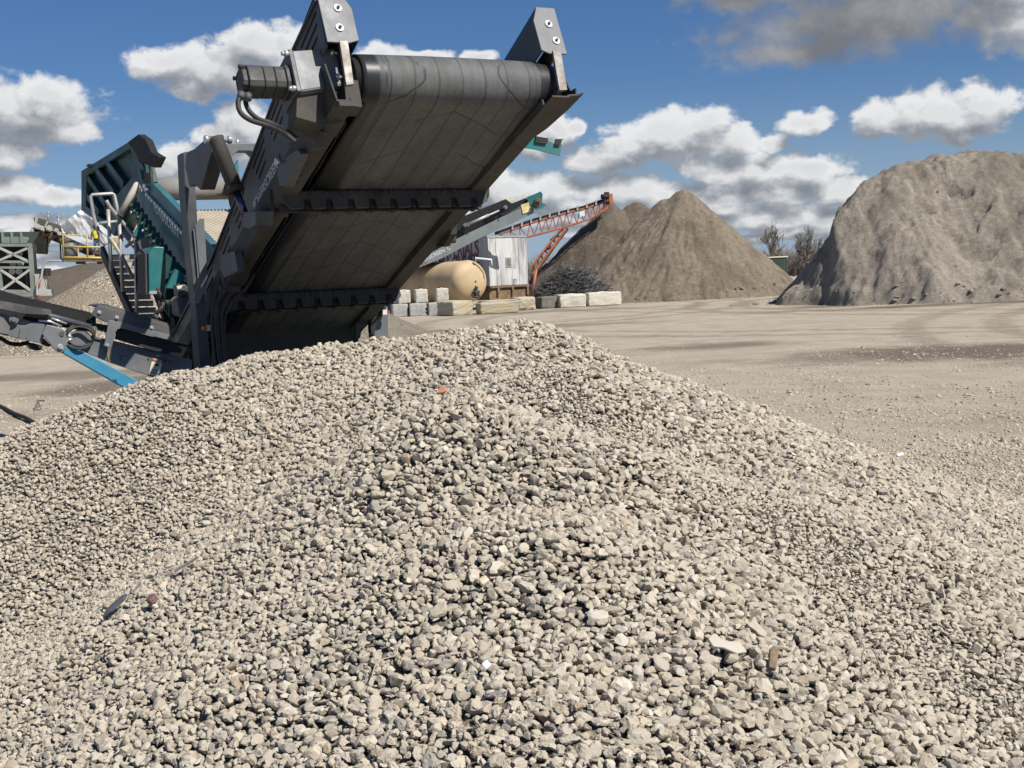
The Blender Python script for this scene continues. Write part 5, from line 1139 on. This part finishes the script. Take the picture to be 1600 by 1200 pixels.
# ------------------------------------------------------------------ bare trees, brush, far container
M_BARK = plain('grey_brown_bark', (.17, .145, .12), .9, 0, 3)
def bare_tree(loc, h, seed, label):
    rr = random.Random(seed); t = thing('bare_tree', label, 'tree', loc, 'bare trees between the two sand piles'); tk_, cr = MB(), MB(); base = Vector(loc)
    def grow(p, d, L, r, lev):
        n = 3; pts = [p]; q = p; dd = d.copy()
        for _ in range(n):
            dd = (dd + Vector((rr.uniform(-.22, .22), rr.uniform(-.22, .22), rr.uniform(-.05, .18)))).normalized(); q = q + dd*L/n; pts.append(q)
        (tk_ if lev < 2 else cr).tube(pts, [r, r*.85, r*.7, r*.55], 6 if lev < 2 else 4)
        if lev >= 5: return
        for _ in range(rr.randint(2, 4) if lev else 5):
            s_ = rr.uniform(.3, 1); pp = pts[1+int(s_*2.2) if s_ < .95 else 3]
            dv = (dd + Vector((rr.uniform(-1, 1), rr.uniform(-1, 1), rr.uniform(-.1, .7)))*.85).normalized(); grow(pp, dv, L*rr.uniform(.55, .8), max(.022, r*.55), lev+1)
    grow(base, Vector((0, 0, 1)), h*.34, h*.024, 0)
    tk_.build('trunk', M_BARK, t); cr.build('twigs', M_BARK, t)
for i, (x, Y, h, lab) in enumerate(((1196, 150, 4.6, 'small bare tree closest to the pointed sand cone, behind its right foot'), (1217, 145, 5.0, 'bare tree rising right above the small green container'), (1240, 150, 5.2, 'wide bare tree between the green container and the huge sand bank'), (1262, 142, 5.0, 'bare tree half hidden behind the dark flank of the huge sand bank'))):
    p = at(x, 420, Y); bare_tree((p.x, p.y, 0), h*1.45, 20+i, lab)
mb = MB(); rr = random.Random(31)
for i in range(620):
    px_ = rr.uniform(1176, 1282); p = at(px_, 418, rr.uniform(156, 172)); p.z = 0; h = rr.uniform(1.5, 4.2); d = Vector((rr.uniform(-.35, .35), rr.uniform(-.3, .3), 1)).normalized(); q = p + d*h*.55
    mb.tube([p, q, q + (d + Vector((rr.uniform(-.6, .6), 0, 0)))*h*.4], [.05, .03, .012], 4)
    for _ in range(3): mb.tube([q, q + Vector((rr.uniform(-1, 1), rr.uniform(-.5, .5), rr.uniform(.2, 1)))*h*.32], [.022, .010], 4)
tag(mb.build_at('far_thicket', M_BARK, at(1228, 418, 164)), 'faint low thicket of bare twigs far behind the small green container', 'thicket', None, 'stuff')
p = at(1216, 418, 120); DF = Frame((p.x, p.y, 0), 10)
ct = thing('green_container', 'small dark green container standing far off between the two sand piles', 'container', DF.o)
bd = MB().box(DF, (-.85, .85), (-3, 0), (.1, 2.15)).build('container_body', M_CRD, ct, DF, .02)
mb = MB()
for i in range(8): u = -.8+i*.22; mb.box(DF, (u, u+.09), (0, .04), (.2, 2.05))
mb.build('corrugation', M_CRD, bd); MB().box(DF, (-.95, .95), (-3.1, .1), (2.16, 2.26)).build('pale_lid', M_CREAMSTICK, ct)
mb = MB(); rr = random.Random(12)
for i in range(900):                                                    # leafless scrub behind the trailer
    x, y = rr.uniform(-1.2, 6.2), rr.uniform(84, 92); h = rr.uniform(.8, 3.4)*(1-.10*abs(x-3)); p = Vector((x, y, 0)); d = Vector((rr.uniform(-.4, .4), rr.uniform(-.3, .3), 1)).normalized()
    q = p+d*h*.6; mb.cur = rr.choice([0, 0, 1]); mb.tube([p, q, q + (d+Vector((rr.uniform(-.5, .5), rr.uniform(-.4, .4), 0)))*h*.4], [.035, .025, .012], 4)
    for _ in range(2): mb.tube([q, q + Vector((rr.uniform(-1, 1), rr.uniform(-1, 1), rr.uniform(.2, 1)))*h*.3], [.02, .01], 4)
tag(mb.build_at('scrub', [M_BARK, plain('dry_olive_twigs', (.13, .13, .075), .9, 0, 3)], (2.5, 88, 0)), 'leafless olive brown scrub in the gap behind the white trailer', 'scrub', None, 'stuff')

def loose_stones():
    r = np.random.default_rng(91); n = 240000; x = r.uniform(-9, 17, n); y = 7.6 + 24*r.random(n)**1.9; cl = fbm(x*.5, y*.35, 4, 101)
    keep = (np.abs(x) < y*.48+.6) & (r.random(n) < np.clip((cl-.42)*6, .10, 1)*np.clip((30-y)/20, .05, 1)**1.3) & (heap_base(x, y) < .12); x, y = x[keep], y[keep]
    rad = np.clip(.0088*np.exp(r.normal(0, .5, len(x))), .004, .036); vs = rock_variants(1, 14, 55); C, T, K_ = [], [], []; off = 0
    pal = np.array([(.40, .345, .265), (.43, .375, .29), (.35, .30, .23), (.27, .235, .185), (.50, .45, .365)])
    pick = r.integers(0, len(vs), len(x)); zz = ground_z(x, y)
    for k, (P, t) in enumerate(vs):
        sel = np.nonzero(pick == k)[0]; m = len(sel); a = r.uniform(0, 2*pi, m); c, s_ = np.cos(a)[:, None], np.sin(a)[:, None]
        q = P[None]*rad[sel][:, None, None]*1.3; X = q[..., 0]*c - q[..., 1]*s_ + x[sel][:, None]; Y = q[..., 0]*s_ + q[..., 1]*c + y[sel][:, None]; Z = q[..., 2] + (zz[sel]-rad[sel]*.05)[:, None]
        C.append(np.stack([X, Y, Z], -1).reshape(-1, 3)); T.append((t[None]+(np.arange(m)*len(P))[:, None, None]+off).reshape(-1, 3)); off += m*len(P); K_.append(np.repeat(pal[r.integers(0, len(pal), m)], len(P), 0))
    me = bpy.data.meshes.new('loose_stones'); me.from_pydata(np.concatenate(C).tolist(), [], np.concatenate(T).tolist()); cl = np.concatenate(K_)
    a_ = me.attributes.new('tint', 'FLOAT_COLOR', 'POINT'); a_.data.foreach_set('color', np.concatenate([cl, np.ones((len(cl), 1))], 1).astype(np.float32).ravel()); me.materials.append(M_STONE)
    o = bpy.data.objects.new('loose_gravel', me); COL.objects.link(o); tag(o, 'loose stones scattered thinly over the dirt yard beyond the heap', 'gravel', None, 'stuff')
loose_stones()

# ------------------------------------------------------------------ odd pieces lying on the gravel
def shard(name, label, cat, x, y, L, wd, th, mat, rotz, tilt=.35, seed=0, pts=None, lift=0.006):
    rr = random.Random(seed); p = heap_hit(x, y) + Vector((0, 0, lift)); e = .03
    gx = float(base_at(np.array([p.x+e]), np.array([p.y]))[0] - base_at(np.array([p.x-e]), np.array([p.y]))[0])/(2*e); gy_ = float(base_at(np.array([p.x]), np.array([p.y+e]))[0] - base_at(np.array([p.x]), np.array([p.y-e]))[0])/(2*e)
    nrm = (Vector((-gx, -gy_, 1)).normalized() - f0*tilt).normalized(); X = Vector((cos(rotz), sin(rotz), 0)); X = (X - nrm*X.dot(nrm)).normalized(); Y = nrm.cross(X)
    pts = pts or [(-.5, -.38), (-.1, -.5), (.42, -.42), (.5, .2), (.2, .5), (-.4, .42)]
    mb = MB(); mb.prism([p + X*(a*L) + Y*(b*wd) for a, b in pts], nrm*th)
    o = mb.build_at(name, mat, p, th*.25); return tag(o, label, cat)
shard('brick_shard', 'flat orange brick shard high on the gravel heap', 'brick shard', 692, 622, .042, .036, .012, plain('orange_brick', (.50, .19, .10), .9, 0, 30), .2, .9, 1, None, .034)
shard('slate_flake', 'long dark grey slate flake on the lower left of the gravel heap', 'stone flake', 182, 956, .115, .04, .012, plain('dark_slate', (.085, .085, .095), .7, 0, 30), .55, .4, 2, [(-.5, -.3), (-.2, -.5), (.3, -.3), (.5, .1), (.3, .4), (-.3, .3)], .022)
shard('red_pebble', 'dusky red stone lying beside the slate flake', 'stone', 241, 945, .040, .036, .026, plain('dusky_red_stone', (.17, .10, .085), .9, 0, 40), .9, .2, 3, None, .010)
shard('wood_splinter', 'brown wood splinter standing up out of the gravel', 'wood scrap', 1207, 1043, .072, .024, .014, plain('brown_wood', (.20, .14, .085), .8, 0, 60), 1.5, .6, 4, [(-.5, -.4), (.4, -.5), (.5, .1), (.3, .5), (-.5, .4)], .022)
shard('pale_flat_shard', 'flat smooth pale shard with a wavy edge beside the wood splinter', 'stone flake', 1136, 1025, .105, .042, .010, plain('pale_smooth_shard', (.50, .46, .38), .8, 0, 9, .06), -.35, .8, 5, [(-.5, .1), (-.4, .5), (-.05, .28), (.3, .42), (.5, -.1), (.25, -.4), (-.1, -.25), (-.35, -.35)], .024)
shard('white_chip', 'small bright white chip near the right crest of the gravel heap', 'chip', 1406, 716, .075, .035, .02, plain('white_chip', (.75, .73, .68), .7, 0, 20, .05), .5, .5, 6, None, .02)
shard('white_chip', 'tiny white square chip in the lower middle of the gravel heap', 'chip', 761, 1055, .022, .02, .010, plain('bright_white_chip', (.85, .85, .84), .5, 0, 20, .03), .9, .7, 7, [(-.5, -.4), (.4, -.5), (.5, .4), (-.3, .5)], .022)
shard('cream_cube', 'small cream coloured cube of stone, middle of the gravel heap', 'stone', 758, 921, .026, .024, .018, plain('cream_stone', (.62, .53, .36), .8, 0, 20), .6, .5, 8, [(-.5, -.5), (.5, -.4), (.45, .5), (-.5, .45)], .018)
shard('grey_stick', 'thin grey stick lying on the gravel above the slate flake', 'stick', 293, 893, .10, .014, .009, plain('grey_stick', (.20, .18, .155), .9, 0, 50), .35, .3, 9, [(-.5, -.4), (.5, -.1), (.5, .3), (-.5, .5)], .024)
def wire(name, label, cat, pts, r, mat):
    P = [heap_hit(x, y) + Vector((0, 0, dz)) for x, y, dz in pts]; mb = MB(); mb.tube(smooth_path(P, 6), r, 6); return tag(mb.build_at(name, mat, P[0]), label, cat)
gp = lambda x, y: base(x, y)
mb = MB(); mb.tube(smooth_path([gp(x, y) + Vector((0, 0, .02)) for x, y in ((-60, 606), (0, 636), (22, 648), (40, 655), (56, 664), (72, 671), (95, 686))], 5), .028, 6)
tag(mb.build_at('black_cable', M_RUBBER, gp(0, 636)), 'thin black cable lying across the dirt left of the gravel heap', 'cable')
mb = MB(); mb.tube([gp(54, 641), gp(60, 638) + Vector((0, 0, .12)), gp(69, 634) + Vector((0, 0, .08))], .016, 5).tube([gp(60, 638) + Vector((0, 0, .12)), gp(64, 641) + Vector((0, 0, .02))], .012, 5)
tag(mb.build_at('dark_stick', M_BARK, gp(60, 640)), 'short dark forked stick lying on the bare dirt beside the cable', 'stick')
wire('bent_wire', 'bent rusty wire hoop poking out of the gravel at the lower right', 'wire', ((1346, 1066, .0), (1347, 1058, .045), (1352, 1050, .062), (1366, 1050, .058), (1378, 1062, .02)), .0022, plain('dull_wire', (.22, .19, .16), .6, .2))
wire('dry_twig', 'dry forked twig sticking up at the right crest of the gravel heap', 'twig', ((1314, 676, .0), (1317, 670, .05), (1321, 664, .12)), .004, M_BARK)
wire('thin_stem', 'thin curved dry stem lying on the lower middle gravel', 'stem', ((582, 1068, .018), (588, 1052, .022), (600, 1043, .022), (618, 1036, .02), (622, 1024, .02)), .002, plain('straw_stem', (.42, .36, .25), .8))

# ------------------------------------------------------------------ sky, clouds and sun
SUN_EL, SUN_AZ = radians(49), radians(53)           # to the right and a little behind the camera
sdir = Vector((sin(SUN_AZ)*cos(SUN_EL), -cos(SUN_AZ)*cos(SUN_EL), sin(SUN_EL)))
ld = bpy.data.lights.new('sun', 'SUN'); ld.energy = 5.0; ld.angle = radians(.53); ld.color = (1, .955, .885)
lo_ = bpy.data.objects.new('sun', ld); COL.objects.link(lo_); lo_.rotation_euler = sdir.to_track_quat('Z', 'Y').to_euler()

W = bpy.data.worlds.new('World'); S.world = W; W.use_nodes = True; nt = W.node_tree; nt.nodes.clear()
out = nt.nodes.new('ShaderNodeOutputWorld'); bg = nt.nodes.new('ShaderNodeBackground'); nt.links.new(bg.outputs[0], out.inputs[0])
SKYS = .072; CLG = .80; bg.inputs['Strength'].default_value = SKYS
sky = nt.nodes.new('ShaderNodeTexSky'); sky.sky_type = 'NISHITA'; sky.sun_disc = False; sky.sun_elevation = SUN_EL; sky.sun_rotation = atan2(sdir.x, sdir.y); sky.altitude = 200; sky.air_density = 1.0; sky.dust_density = .35; sky.ozone_density = 2.2
tc = nt.nodes.new('ShaderNodeTexCoord'); DIR = tc.outputs['Generated']
def azel(x, y):
    d = ray(x, y).normalized(); return atan2(d.x, d.y), asin(d.z)
CL = [  # centre x, y, half width, half height of the puffs, read in sky angles
 (40, 176, 118, 46), (70, 150, 62, 30), (18, 245, 55, 24), (110, 200, 60, 16), (-40, 170, 80, 60),
 (265, 100, 70, 26), (330, 105, 90, 36), (405, 72, 66, 38), (455, 90, 70, 40), (300, 138, 46, 18), (585, 90, 52, 26), (520, 100, 50, 30),
 (15, 297, 60, 24), (95, 308, 50, 16), (20, 345, 90, 12), (90, 360, 90, 16), (60, 378, 120, 14), (40, 405, 120, 10), (80, 425, 100, 8),
 (283, 258, 42, 40), (262, 275, 40, 22), (380, 190, 52, 40), (350, 215, 50, 30), (420, 225, 60, 40), 
 (660, 88, 46, 12), (742, 92, 32, 12),
 (1050, 215, 112, 42), (985, 238, 104, 30), (1092, 200, 56, 34), (1035, 198, 60, 30), (1150, 222, 46, 26), (920, 250, 40, 18),
 (1180, 262, 88, 30), (1225, 258, 56, 26), (1130, 268, 72, 24), (1275, 262, 52, 26), (1100, 262, 50, 18), 
 (1258, 188, 48, 19), (1208, 222, 28, 16),
 (1470, 178, 108, 40), (1388, 188, 56, 28), (1532, 160, 56, 34), (1500, 190, 70, 28), (1420, 165, 40, 18),
 (1340, 35, 235, 66), (1240, 84, 150, 26), (1420, 10, 220, 60), (1200, -30, 160, 50), (1350, -60, 300, 60), (1560, -20, 120, 60), (1590, 30, 80, 52), (1545, 50, 34, 34), (1520, 20, 60, 40), (1150, 8, 60, 22),
 (800, 300, 66, 34), (770, 290, 40, 30), (870, 296, 90, 30), (940, 296, 60, 26), (990, 300, 60, 26), (1040, 305, 50, 22), (1130, 305, 90, 30), (1230, 300, 80, 24), (1310, 300, 60, 24), (890, 324, 90, 16),
 (1190, 338, 110, 24), (1260, 330, 60, 20), (1320, 335, 70, 20), (1130, 335, 60, 20), (1240, 364, 70, 10), (1180, 374, 50, 8), (1330, 372, 60, 10), (1480, 340, 90, 20),
 (870, 200, 36, 30), (840, 220, 40, 34), (900, 195, 20, 14), (770, 330, 80, 14), (860, 352, 70, 11), (960, 366, 80, 9)]
def vmath(op, a, b=None):
    m = nt.nodes.new('ShaderNodeVectorMath'); m.operation = op
    for i, q in enumerate((a, b)):
        if q is None: continue
        if hasattr(q, 'is_linked'): nt.links.new(q, m.inputs[i])
        else: m.inputs[i].default_value = q
    return m
sx = nt.nodes.new('ShaderNodeSeparateXYZ'); nt.links.new(DIR, sx.inputs[0])
AZ = math_(nt, 'ARCTAN2', sx.outputs[0], sx.outputs[1]); EL = math_(nt, 'ARCSINE', sx.outputs[2])
cmb = nt.nodes.new('ShaderNodeCombineXYZ'); nt.links.new(AZ, cmb.inputs[0]); nt.links.new(EL, cmb.inputs[1]); P0 = cmb.outputs[0]
def fld(P):
    """Cloud thickness at a sky position: the nearest puff's falloff broken up by fractal noise."""
    acc = None
    warp = nt.nodes.new('ShaderNodeTexNoise'); warp.inputs['Scale'].default_value = 26; warp.inputs['Detail'].default_value = 4; nt.links.new(P, warp.inputs['Vector'])
    wv = vmath('SCALE', vmath('SUBTRACT', warp.outputs['Color'], (.5, .5, .5)).outputs[0]); wv.inputs['Scale'].default_value = .020
    Q = vmath('ADD', P, wv.outputs[0]).outputs[0]
    for (x, y, rx, ry) in CL:
        a, e = azel(x, y); s_ = 1/F
        q = vmath('MULTIPLY', vmath('SUBTRACT', Q, (a, e, 0)).outputs[0], (1/(rx*1.08*s_), 1/(ry*1.12*s_), 0))
        L = vmath('LENGTH', q.outputs[0]).outputs['Value']
        if acc is None: acc = L
        else:
            m = nt.nodes.new('ShaderNodeMath'); m.operation = 'SMOOTH_MIN'; m.inputs[2].default_value = .11; nt.links.new(acc, m.inputs[0]); nt.links.new(L, m.inputs[1]); acc = m.outputs[0]
    body = math_(nt, 'SUBTRACT', 1.0, acc)
    mp = nt.nodes.new('ShaderNodeMapping'); mp.inputs['Scale'].default_value = (1, 1.35, 1); nt.links.new(P, mp.inputs['Vector'])
    n1 = noise(nt, mp.outputs[0], 42, 10, .60, .2)
    return math_(nt, 'ADD', body, math_(nt, 'MULTIPLY', math_(nt, 'SUBTRACT', n1, .5), 1.35))
f_a = fld(P0); f_b = fld(vmath('ADD', P0, (.0060, .0150, 0)).outputs[0])
alpha = mrange(nt, f_a, -.01, .36)
alpha_soft = mrange(nt, f_a, -.05, .80); dks = None
for (x, y, rx, ry) in ((1300, 45, 270, 90), (1210, 92, 170, 50)):
    a, e = azel(x, y); q = vmath('MULTIPLY', vmath('SUBTRACT', P0, (a, e, 0)).outputs[0], (F/rx, F/ry, 0)); L = mrange(nt, vmath('LENGTH', q.outputs[0]).outputs['Value'], .75, 1.25, 1, 0); dks = L if dks is None else math_(nt, 'MAXIMUM', dks, L)
am = nt.nodes.new('ShaderNodeMix'); nt.links.new(dks, am.inputs[0]); nt.links.new(alpha, am.inputs[2]); nt.links.new(alpha_soft, am.inputs[3]); alpha = am.outputs[0]
lit = math_(nt, 'SUBTRACT', f_a, f_b)
big = noise(nt, P0, 17, 5, .5)
sh = math_(nt, 'ADD', mrange(nt, lit, -.42, .50, 0, 1, False), math_(nt, 'MULTIPLY', math_(nt, 'SUBTRACT', big, .5), .75), True)
thin = mrange(nt, f_a, .1, .9, .14, -.12); sh = math_(nt, 'ADD', sh, thin, True)
g = 1/SKYS*CLG
ccol = ramp(nt, sh, [(0, (.024, .027, .032)), (.32, (.037, .0395, .0435)), (.62, (.060, .062, .065)), (1, (.087, .088, .089))])
cs_ = vmath('SCALE', ccol); cs_.inputs['Scale'].default_value = 10.0*g
# the big overhead cloud at the upper right is thick and seen from below: darker body
dk = None
for (x, y, rx, ry) in ((1300, 45, 250, 80), (1210, 92, 150, 34), (1400, 70, 120, 60), (1150, -10, 160, 50), (1400, -50, 300, 60)):
    a, e = azel(x, y); q = vmath('MULTIPLY', vmath('SUBTRACT', P0, (a, e, 0)).outputs[0], (F/rx, F/ry, 0)); L = mrange(nt, vmath('LENGTH', q.outputs[0]).outputs['Value'], .75, 1.25, 1, 0); dk = L if dk is None else math_(nt, 'MAXIMUM', dk, L)
ccl = mixc(nt, math_(nt, 'MULTIPLY', dk, .88), cs_.outputs[0], mixc(nt, mrange(nt, noise(nt, P0, 11, 6, .6), .35, .68), (.165*g, .175*g, .195*g), (.34*g, .35*g, .375*g)))
# blue of the open sky, a touch deeper than the model's
skyc = mixc(nt, 1.0, sky.outputs[0], (.42, .61, .89), 'MULTIPLY')
hz_ = mrange(nt, EL, -.02, .16, .75, 0)
skyc = mixc(nt, hz_, skyc, (.40*g, .50*g, .64*g))
nt.links.new(mixc(nt, alpha, skyc, ccl), bg.inputs['Color'])

S.view_settings.view_transform = 'Standard'; S.view_settings.look = 'None'; S.view_settings.exposure = 0.22; S.view_settings.gamma = 1.0
S.render.engine = 'CYCLES'; S.cycles.max_bounces = 6; S.cycles.diffuse_bounces = 1; S.cycles.glossy_bounces = 2; S.cycles.transmission_bounces = 1
S.cycles.use_denoising = True
